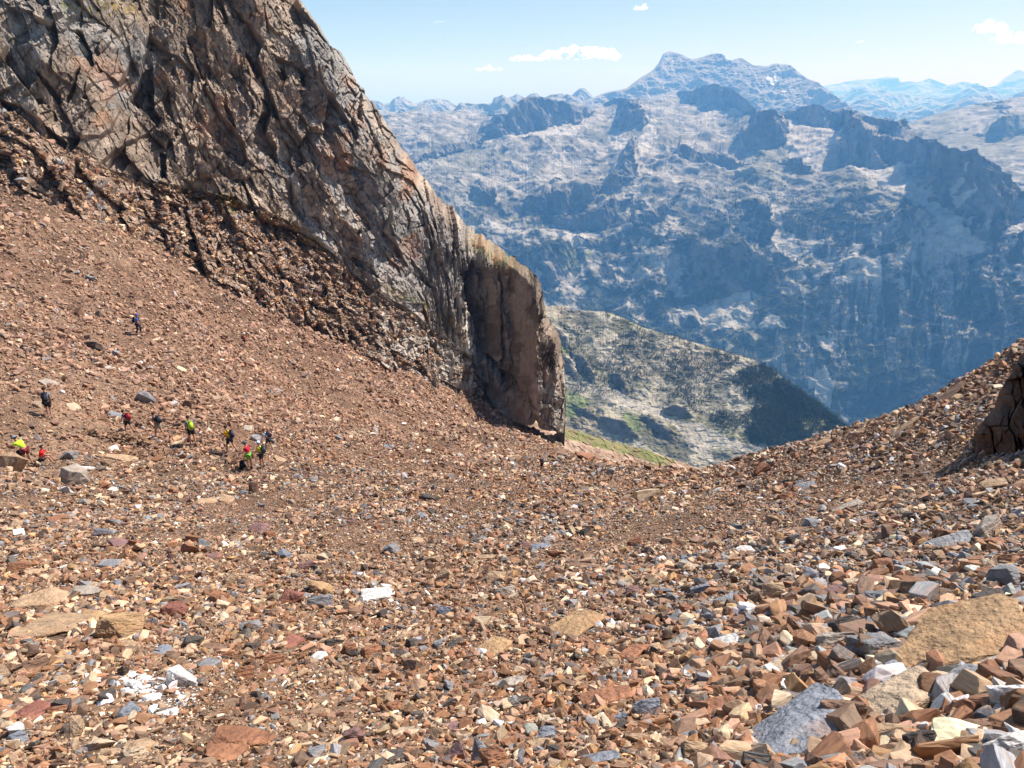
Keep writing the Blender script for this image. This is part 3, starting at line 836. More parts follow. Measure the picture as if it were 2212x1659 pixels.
        c = mix(c, mix([.10, .075, .055], [.25, .195, .15], smooth(-.3, .3, n+.6*(rbb[3]-.5))), .8*bz)
        c = mix(c, [.36, .325, .285], .6*bz*smooth(820, 880, V)*smooth(.2, .7, rbb[2])*smooth(1090, 1110, U))
        wr = np.exp(-((U-g+14)/9)**2)*inb*smooth(600, 640, V)*smooth(860, 760, V)
        c = mix(c, [.62, .57, .47], .85*wr*smooth(-.1, .15, fbm2(a/.8, b/.8, 3, 139)))
        crk = (smooth(.035, .0, e2)*.3 + smooth(.03, .0, e1)*.4)*smooth(-.05, .35, fbm2(a/5+3, b/5, 3, 118))
        c = c*(1-np.clip(crk, 0, .7))[..., None]
        return c*1.18
    H0 = hg*.985
    _, cliff.data = sheet("rock_face", us, top, vb, 900, H0, tp, M_CLIFF, shade, disp, back=(.22, 1.2), power=1.0)
cliff()
cliff.low = cliff.aux[15]

def small_crag():
    """dark rusty outcrop at the right edge, its near side turned from the sun"""
    sil = [(700, 2222), (745, 2216), (770, 2205), (790, 2194), (830, 2170), (880, 2148), (905, 2128), (935, 2106), (960, 2100), (985, 2092), (1005, 2084), (1040, 2084)]
    vs = np.arange(690, 1052, 1.3)
    nc = 260
    t = np.linspace(0, 1, nc)[None, :]
    V = np.repeat(vs[:, None], nc, 1)
    left = np.interp(vs, [s[0] for s in sil], [s[1] for s in sil]); left = np.where(vs < 700, 2222-(vs-700)*.3, left)
    left = left + 11*fbm2(vs/30, vs*0, 3, 141) + 2.2*fbm2(vs/6, vs*0, 3, 142)
    U = left[:, None]*(1-t) + (left[:, None]+230)*t
    H = 27.5 - 7.5*t - .006*(1050-V)*0 + 2.2*np.exp(-(t/.03))
    a, b = (U-2100)/FPX*24, -V/FPX*24
    w1 = .25*fbm2(a, b, 3, 143)
    h1, r1, e1 = slabs((a+w1+b*.12)/.95, (b+w1)/1.3, 144, .9, .06, .3)
    h2, r2, e2 = slabs((a+b*.12)/.22, b/.36, 145, .9, .1, .25)
    n = 1.7*h1+.35*h2+.3*fbm2(a/1.1, b/2.0, 4, 146, ridged=True)
    H = H + (-b-8)*0 + .25*(b-b.min())*.35
    P = pt(U, V, H - .7*n*smooth(0, .03, t))
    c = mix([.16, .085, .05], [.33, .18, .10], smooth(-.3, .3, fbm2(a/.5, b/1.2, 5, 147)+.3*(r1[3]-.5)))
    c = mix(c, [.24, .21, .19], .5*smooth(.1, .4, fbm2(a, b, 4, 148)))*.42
    # back of the outcrop
    rows = []
    for k in (4.0, 1.8, .5):
        q = P[:, 0].copy(); d = q[:, :2]/np.linalg.norm(q[:, :2], axis=1)[:, None]
        q[:, :2] += d*k*1.6 + np.array([.9, -.1])*k*1.2; q[:, 2] -= k*.2
        rows.append(q[:, None])
    P = np.concatenate(rows+[P], 1); c = np.concatenate([c[:, :1]]*3+[c], 1)
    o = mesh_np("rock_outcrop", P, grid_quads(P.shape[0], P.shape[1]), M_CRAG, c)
    tag(o, "dark rusty rock outcrop standing in shade above the scree at the right edge", "rock outcrop")
small_crag()
# ------------------------------------------------------------------ stones
def mat_stone(name, instanced):
    m = bpy.data.materials.new(name); m.use_nodes = True
    nt = m.node_tree; N = nt.nodes; L = nt.links
    b = N["Principled BSDF"]; b.inputs["Roughness"].default_value = 0.72
    b.inputs["Specular IOR Level"].default_value = 0.35
    if instanced:
        at = N.new("ShaderNodeAttribute"); at.attribute_type = 'INSTANCER'; at.attribute_name = "scol"
    else:
        at = N.new("ShaderNodeObjectInfo")
    tc = N.new("ShaderNodeTexCoord")
    mp = N.new("ShaderNodeMapping"); mp.inputs["Scale"].default_value = (1, 1, 3.0)
    L.new(tc.outputs["Object"], mp.inputs[0])
    nz = N.new("ShaderNodeTexNoise"); nz.inputs["Scale"].default_value = 3.2 if instanced else 3.0
    nz.inputs["Detail"].default_value = 5 if instanced else 9; nz.inputs["Roughness"].default_value = 0.65
    L.new(mp.outputs[0], nz.inputs["Vector"])
    mr = N.new("ShaderNodeMapRange"); mr.inputs[1].default_value = .3; mr.inputs[2].default_value = .7
    mr.inputs[3].default_value = .58; mr.inputs[4].default_value = 1.38
    L.new(nz.outputs["Fac"], mr.inputs[0])
    mx = N.new("ShaderNodeMix"); mx.data_type = 'RGBA'; mx.blend_type = 'MULTIPLY'; mx.inputs[0].default_value = 1
    L.new(at.outputs["Color"], mx.inputs[6]); L.new(mr.outputs[0], mx.inputs[7])
    last = mx.outputs[2]
    nz2 = N.new("ShaderNodeTexNoise"); nz2.inputs["Scale"].default_value = 1.6; nz2.inputs["Detail"].default_value = 4
    L.new(mp.outputs[0], nz2.inputs["Vector"])
    r2 = N.new("ShaderNodeMapRange"); r2.inputs[1].default_value = .52; r2.inputs[2].default_value = .68
    r2.inputs[3].default_value = 0; r2.inputs[4].default_value = .55
    L.new(nz2.outputs["Fac"], r2.inputs[0])
    m2 = N.new("ShaderNodeMix"); m2.data_type = 'RGBA'
    m2.inputs[7].default_value = (.30, .145, .065, 1)
    L.new(r2.outputs[0], m2.inputs[0]); L.new(last, m2.inputs[6])
    last = m2.outputs[2]
    if not instanced:
        mp4 = N.new("ShaderNodeMapping"); mp4.inputs["Scale"].default_value = (3, 8, 9); mp4.inputs["Rotation"].default_value = (0, 0, .35)
        L.new(tc.outputs["Object"], mp4.inputs[0])
        nz4 = N.new("ShaderNodeTexNoise"); nz4.inputs["Scale"].default_value = 1.8; nz4.inputs["Detail"].default_value = 7; nz4.inputs["Roughness"].default_value = .7
        L.new(mp4.outputs[0], nz4.inputs["Vector"])
        r4 = N.new("ShaderNodeMapRange"); r4.inputs[1].default_value = .35; r4.inputs[2].default_value = .65; r4.inputs[3].default_value = .78; r4.inputs[4].default_value = 1.18
        L.new(nz4.outputs["Fac"], r4.inputs[0])
        m4 = N.new("ShaderNodeMix"); m4.data_type = 'RGBA'; m4.blend_type = 'MULTIPLY'; m4.inputs[0].default_value = 1
        L.new(last, m4.inputs[6]); L.new(r4.outputs[0], m4.inputs[7]); last = m4.outputs[2]
        nz3 = N.new("ShaderNodeTexNoise"); nz3.inputs["Scale"].default_value = 14; nz3.inputs["Detail"].default_value = 6
        L.new(mp.outputs[0], nz3.inputs["Vector"])
        bp = N.new("ShaderNodeBump"); bp.inputs["Strength"].default_value = .9; bp.inputs["Distance"].default_value = .07
        L.new(nz3.outputs["Fac"], bp.inputs["Height"]); L.new(bp.outputs[0], b.inputs["Normal"])
    L.new(last, b.inputs["Base Color"])
    return m
M_STONES = mat_stone("loose_stone", True)
M_ROCK = mat_stone("single_rock", False)

def hull_bm(rng, n=14, box=0.75):
    bm = bmesh.new()
    for i in range(n):
        p = [rng.uniform(-1, 1) for _ in range(3)]
        k = max(abs(q) for q in p)
        e = rng.uniform(box, 1.0)/k if k > 0 else 1
        q = Vector([c*e for c in p])
        q = Vector([max(-.82, min(.82, c)) for c in q])
        bm.verts.new(q*0.5)
    r = bmesh.ops.convex_hull(bm, input=bm.verts)
    bmesh.ops.delete(bm, geom=[g for g in r['geom_interior'] if isinstance(g, bmesh.types.BMVert)], context='VERTS')
    bmesh.ops.dissolve_limit(bm, angle_limit=0.12, verts=bm.verts, edges=bm.edges)
    bmesh.ops.triangulate(bm, faces=bm.faces)
    return bm

protos = bpy.data.collections.new("stone_shapes")
rg = random.Random(5)
for i in range(26):
    bm = hull_bm(rg, rg.choice([9, 10, 12, 14, 18]))
    me = bpy.data.meshes.new("stone_shape"); bm.to_mesh(me); bm.free()
    me.materials.append(M_STONES)
    protos.objects.link(bpy.data.objects.new("stone_shape_%02d" % i, me))
for i in range(26, 44):
    bm = hull_bm(rg, rg.choice([12, 14, 18, 22]))
    bmesh.ops.bevel(bm, geom=bm.edges[:], offset=.018, segments=1, affect='EDGES')
    bmesh.ops.triangulate(bm, faces=bm.faces)
    for _ in range(2):
        bmesh.ops.subdivide_edges(bm, edges=[e for e in bm.edges if e.calc_length() > .12], cuts=1); bmesh.ops.triangulate(bm, faces=bm.faces)
    co = np.array([v.co[:] for v in bm.verts])
    nn = fbm3(co[:, 0]*3+i, co[:, 1]*3, co[:, 2]*8, 4, i, ridged=True)+.4*fbm3(co[:, 0]*12+i, co[:, 1]*12, co[:, 2]*25, 2, i)
    co = co*(1+.07*nn)[:, None]
    for v_, c_ in zip(bm.verts, co): v_.co = c_
    me = bpy.data.meshes.new("stone_shape"); bm.to_mesh(me); bm.free()
    me.materials.append(M_STONES)
    protos.objects.link(bpy.data.objects.new("stone_shape_%02d" % i, me))

PAL = np.array([[.27, .135, .07], [.44, .30, .19], [.17, .105, .07], [.235, .235, .24], [.60, .47, .33], [.78, .75, .71], [.10, .085, .075], [.44, .26, .12], [.34, .20, .13]])
def stone_colors(rng, n, wts):
    w = np.array(wts, float)
    w = w/w.sum(-1, keepdims=True)
    cs = np.cumsum(w, -1)
    u = rng.random(n)
    k = (u[:, None] > cs).sum(1).clip(0, len(PAL)-1) if w.ndim == 2 else np.searchsorted(cs, u).clip(0, len(PAL)-1)
    c = PAL[k]*(1+.32*np.clip(rng.standard_normal((n, 1)), -2, 2))*(1+.025*rng.standard_normal((n, 3)))
    return np.clip(c*.95, .02, .8)

def to_px(P):
    x, y, z = P[..., 0], P[..., 1], P[..., 2]
    f = y*CP - z*SP; up = y*SP + z*CP
    return 1106+FPX*x/f, 829.5-FPX*up/f

def scatter(name, pts, rot, scl, pid, colr, collection, label=None):
    me = bpy.data.meshes.new(name)
    n = len(pts)
    me.vertices.add(n); me.vertices.foreach_set("co", pts.astype(np.float32).ravel())
    for nm, arr in (("srot", rot), ("sscl", scl)):
        a = me.attributes.new(nm, 'FLOAT_VECTOR', 'POINT'); a.data.foreach_set("vector", arr.astype(np.float32).ravel())
    a = me.attributes.new("spid", 'INT', 'POINT'); a.data.foreach_set("value", pid.astype(np.int32))
    c = np.ones((n, 4), np.float32); c[:, :3] = colr
    a = me.attributes.new("scol", 'FLOAT_COLOR', 'POINT'); a.data.foreach_set("color", c.ravel())
    o = link(bpy.data.objects.new(name, me))
    ng = bpy.data.node_groups.new(name, 'GeometryNodeTree')
    ng.interface.new_socket("Geometry", in_out='INPUT', socket_type='NodeSocketGeometry')
    ng.interface.new_socket("Geometry", in_out='OUTPUT', socket_type='NodeSocketGeometry')
    N, L = ng.nodes, ng.links
    gi = N.new("NodeGroupInput"); go = N.new("NodeGroupOutput")
    ip = N.new("GeometryNodeInstanceOnPoints"); ci = N.new("GeometryNodeCollectionInfo")
    ci.inputs["Collection"].default_value = collection
    ci.inputs["Separate Children"].default_value = True; ci.inputs["Reset Children"].default_value = True
    ip.inputs["Pick Instance"].default_value = True
    L.new(gi.outputs[0], ip.inputs["Points"]); L.new(ci.outputs[0], ip.inputs["Instance"])
    for nm, ty, sock in (("srot", 'FLOAT_VECTOR', "Rotation"), ("sscl", 'FLOAT_VECTOR', "Scale"), ("spid", 'INT', "Instance Index")):
        q = N.new("GeometryNodeInputNamedAttribute"); q.data_type = ty; q.inputs["Name"].default_value = nm
        if sock == "Rotation":
            e = N.new("FunctionNodeEulerToRotation"); L.new(q.outputs["Attribute"], e.inputs[0]); L.new(e.outputs[0], ip.inputs[sock])
        else:
            L.new(q.outputs["Attribute"], ip.inputs[sock])
    L.new(ip.outputs[0], go.inputs[0])
    md = o.modifiers.new("scatter", 'NODES'); md.node_group = ng
    return tag(o, kind='stuff')

def gnormal(x, y, eps=0.4):
    dx = (ground_z(x+eps, y)-ground_z(x-eps, y))/(2*eps)
    dy = (ground_z(x, y+eps)-ground_z(x, y-eps))/(2*eps)
    n = np.stack([-dx, -dy, np.ones_like(dx)], -1)
    return n/np.linalg.norm(n, axis=-1)[..., None]

def eulers(nrm, yaw):
    t = np.stack([np.cos(yaw), np.sin(yaw), np.zeros_like(yaw)], -1)
    t = t - nrm*(t*nrm).sum(-1)[:, None]; t /= np.linalg.norm(t, axis=1)[:, None]
    b = np.cross(nrm, t)
    return np.stack([np.arctan2(b[:, 2], nrm[:, 2]), -np.arcsin(np.clip(t[:, 2], -1, 1)), np.arctan2(t[:, 1], t[:, 0])], -1)

def scree():
    rng = np.random.default_rng(11)
    P0 = []
    N1, N2 = 160000, 600000
    thm = math.radians(49)
    r1 = np.sqrt(rng.random(N1)*(15**2-2.6**2)+2.6**2); r2 = np.exp(rng.uniform(math.log(15), math.log(165), N2))
    r = np.concatenate([r1, r2]); th = rng.uniform(-thm, thm, len(r))
    x, y = np.sin(th)*r, np.cos(th)*r
    z = ground_z(x, y)
    u, v = to_px(np.stack([x, y, z], -1))
    keep = (u > -60) & (u < 2270) & (v < 1720) & (v > 300)
    # nothing beyond the lip or behind the right sky line
    lipd = np.interp(u, [l[0] for l in LIP[::-1]], [l[2] for l in LIP[::-1]])
    keep &= ~((u > 1240) & (r > lipd*1.12))
    x, y, z, u, v, r, th = [q[keep] for q in (x, y, z, u, v, r, th)]
    for R_ in ROCKS:
        if R_[2] > 30:
            m_ = ((u-R_[0])/(R_[2]*.45))**2+((v-R_[1])/(R_[3]*.45))**2 < 1
            m_ &= rng.random(len(u)) < .985
            x, y, z, u, v, r, th = [q[~m_] for q in (x, y, z, u, v, r, th)]
    n = len(x)
    smin = np.maximum(.038, .0022*r)
    zone = fbm2(x*.22, y*.22, 3, 201); zone2 = fbm2(x*.05+4, y*.05, 3, 202)
    coarse = 1 + .75*zone + .35*zone2
    right = smooth(1300, 1900, u)*smooth(1080, 1350, v)
    coarse = coarse*(1+.55*right)
    band = np.exp(-((v-(1150-(u-1350)*.2))/34)**2)*smooth(1250, 1400, u)*smooth(2150, 2050, u)
    band = np.maximum(band, np.exp(-((u-2060)/90)**2-((v-1300)/28)**2))
    coarse = coarse*(1-.5*band)
    up_left = smooth(1050, 850, v)*smooth(1300, 1000, u)
    coarse = coarse*(1-.1*up_left)
    path = np.exp(-((v-(1024+(u-560)*.05)-4*np.sin(u/37))/7)**2)*smooth(540, 600, u)*smooth(1190, 1120, u)
    path = np.maximum(path, np.exp(-((v-(722+(u-150)*.03))/4)**2)*smooth(420, 320, u))
    path = np.maximum(path, np.exp(-((v-(850+(u-700)*.42))/9)**2)*smooth(650, 720, u)*smooth(1100, 1000, u))
    coarse = coarse*(1-.55*path)
    s = smin*(1-rng.random(n)*.992)**(-1/2.35)*np.clip(coarse, .45, 2.2)
    s = np.minimum(s, .10+.0075*r+.16*right)*rng.uniform(.75, 1.25, n)
    base = np.array([22, 20, 19, 8, 8, 1.5, 8, 5, 20.])
    W = np.repeat(base[None], n, 0)
    cz = fbm2(x*.12+9, y*.12, 3, 203)
    W[:, 0] *= 1+1.6*np.clip(cz, 0, 1)*2; W[:, 3] *= 1+2.2*right + np.clip(-cz, 0, 1)*3
    W[:, 4] *= 1+.6*smooth(1200, 1650, v)
    W[:, 1] *= 1+.9*smooth(1100, 500, u)*smooth(1050, 1200, v)
    W[:, 3] *= 1-.6*up_left; W[:, 5] *= 1-.5*up_left; W[:, 8] *= 1+2.2*up_left; W[:, 0] *= 1+.5*up_left
    # white quartz spills
    for (cu, cv, su, sv, k) in ((365, 1495, 60, 22, 60), (300, 1480, 40, 20, 40), (817, 1290, 45, 22, 40), (365, 1540, 30, 14, 40), (250, 1600, 30, 10, 40), (1010, 1560, 50, 15, 14), (640, 1500, 40, 20, 10), (930, 1130, 60, 15, 8), (510, 1170, 30, 8, 20), (1960, 1560, 90, 40, 14)):
        W[:, 5] *= 1+k*np.exp(-((u-cu)/su)**2-((v-cv)/sv)**2)
    colr = stone_colors(rng, n, W)
    pinkish = np.array([.34, .205, .145])
    colr = colr*(1-.35*up_left[:, None]) + pinkish*.35*up_left[:, None]*(1+.2*rng.standard_normal((n, 1)))
    nrm = gnormal(x, y) + .5*rng.standard_normal((n, 3))
    nrm /= np.linalg.norm(nrm, axis=1)[:, None]
    scl = np.stack([s*rng.uniform(.9, 1.5, n), s*rng.uniform(.6, 1.0, n), s*rng.uniform(.3, .85, n)], -1)
    zz = z + scl[:, 2]*rng.uniform(-.05, .55, n)
    # keep the bare strips: soil shows where only fines lie
    scatter("scree_stones", np.stack([x, y, zz], -1), eulers(nrm, rng.uniform(0, 6.283, n)), scl, np.where(s/r*FPX > 16, rng.integers(26, 44, n), rng.integers(0, 26, n)), np.clip(colr, .02, .9), protos)
    print("stones", n)
    # rubble caught on the ledges under the wall
    U, V, H, P = cliff.data
    nr = U.shape[0]
    w = cliff.low*smooth(-30, 60, V-curve(MAINBASE, U.ravel()).reshape(U.shape))*np.clip(np.abs(np.gradient(H, axis=0)), .02, .5)*(U < 1200)*(V < curve(CONTACT, U.ravel()).reshape(U.shape)+6)
    w = w*smooth(-.15, .15, fbm2(U/22, V/12, 3, 211))
    m = 42000
    idx = rng.choice(w.size, m, p=(w/w.sum()).ravel())
    p = P[:nr].reshape(-1, 3)[idx]+rng.normal(0, .05, (m, 3))
    s = .20*(1-rng.random(m)*.985)**(-1/2.4); s = np.minimum(s, 1.3)
    nn = np.array([.2, -.35, .9])+.45*rng.standard_normal((m, 3)); nn /= np.linalg.norm(nn, axis=1)[:, None]
    scatter("ledge_rubble", p, eulers(nn, rng.uniform(0, 6.283, m)), np.stack([s*rng.uniform(.9, 1.5, m), s*rng.uniform(.6, 1, m), s*rng.uniform(.35, .9, m)], -1),
            rng.integers(0, 26, m), stone_colors(rng, m, np.array([16, 18, 22, 10, 6, .5, 6, 4, 22.])), protos)

RC = {'tan': (.46, .31, .19), 'rust': (.33, .15, .08), 'red': (.30, .12, .085), 'grey': (.27, .27, .28), 'white': (.66, .63, .60), 'dark': (.09, .075, .065),
      'ochre': (.46, .29, .15), 'pale': (.42, .36, .30), 'brown': (.24, .14, .09), 'purple': (.25, .14, .13), 'cream': (.55, .42, .29), 'blue': (.24, .26, .30)}

def rock_mesh(seed, dims, slab=False, fine=2):
    rng = random.Random(seed)
    bm = hull_bm(rng, rng.choice([12, 14, 16, 20]), .8)
    bmesh.ops.scale(bm, vec=dims, verts=bm.verts)
    big = max(dims)
    bmesh.ops.bevel(bm, geom=bm.edges[:], offset=big*.012, segments=1, affect='EDGES')
    bmesh.ops.triangulate(bm, faces=bm.faces)
    if fine:
        for _ in range(fine):
            ed = [e for e in bm.edges if e.calc_length() > big*.07]
            bmesh.ops.subdivide_edges(bm, edges=ed, cuts=1)
            bmesh.ops.triangulate(bm, faces=bm.faces)
        co = np.array([v.co[:] for v in bm.verts])
        q = co/big
        n = fbm3(q[:, 0]*3+seed, q[:, 1]*3, q[:, 2]*7, 4, seed, ridged=True) + .5*fbm3(q[:, 0]*11, q[:, 1]*11, q[:, 2]*24+seed, 3, seed+3)
        L = np.linalg.norm(q, axis=1)+1e-6
        co = co + (co/L[:, None]/big)*(n*big*.034)[:, None]
        for v_, c in zip(bm.verts, co):
            v_.co = c
    me = bpy.data.meshes.new("rock"); bm.to_mesh(me); bm.free()
    me.materials.append(M_ROCK)
    return me

def place_rock(i, u, v, w, h, kind, c, label, name="rock", cat="rock", group=None, yaw=None, tilt=None, fine=2):
    hv = v + (h*.42 if kind == 'b' else 0)
    hh = ground_hit(u, hv)
    if np.isnan(hh):
        hh = 40.0
    a, b, e = ray(u, hv)
    x, y = float(a*hh), float(b*hh); z = float(ground_z(x, y))
    d = math.sqrt(x*x+y*y+z*z); k = d/FPX
    rng = random.Random(i*31+7)
    n = Vector(gnormal(np.array([x]), np.array([y]))[0])
    back = Vector((-a, -b, 0))*0.22                       # lean a little towards the viewer
    if kind == 's':
        n = (n+back).normalized()
        dims = (w*k*1.3, h*k*2.3, max(.06, min(w, h*2)*k*.28))
        lift = dims[2]*.34
        yw = rng.uniform(-.25, .25) if yaw is None else yaw
    else:
        n = (n + Vector((rng.uniform(-.25, .25), rng.uniform(-.25, .25), 0))).normalized()
        dims = (w*k*1.15, w*k*rng.uniform(.65, .95), h*k*1.35)
        lift = dims[2]*.24
        yw = rng.uniform(-.6, .6) if yaw is None else yaw
    me = rock_mesh(i+900, dims, kind == 's', fine)
    me.name = name
    o = link(bpy.data.objects.new(name, me))
    t = Vector((math.cos(yw), math.sin(yw), 0)); t = (t-n*t.dot(n)).normalized(); bb = n.cross(t)
    M = Matrix((t, bb, n)).transposed().to_4x4()
    M.translation = Vector((x, y, z))+n*lift
    o.matrix_world = M
    cc = RC[c]; f = .86+rng.uniform(-.1, .1)
    o.color = (min(.9, cc[0]*f), min(.9, cc[1]*f), min(.9, cc[2]*f), 1)
    tag(o, label, cat, group)
    return o

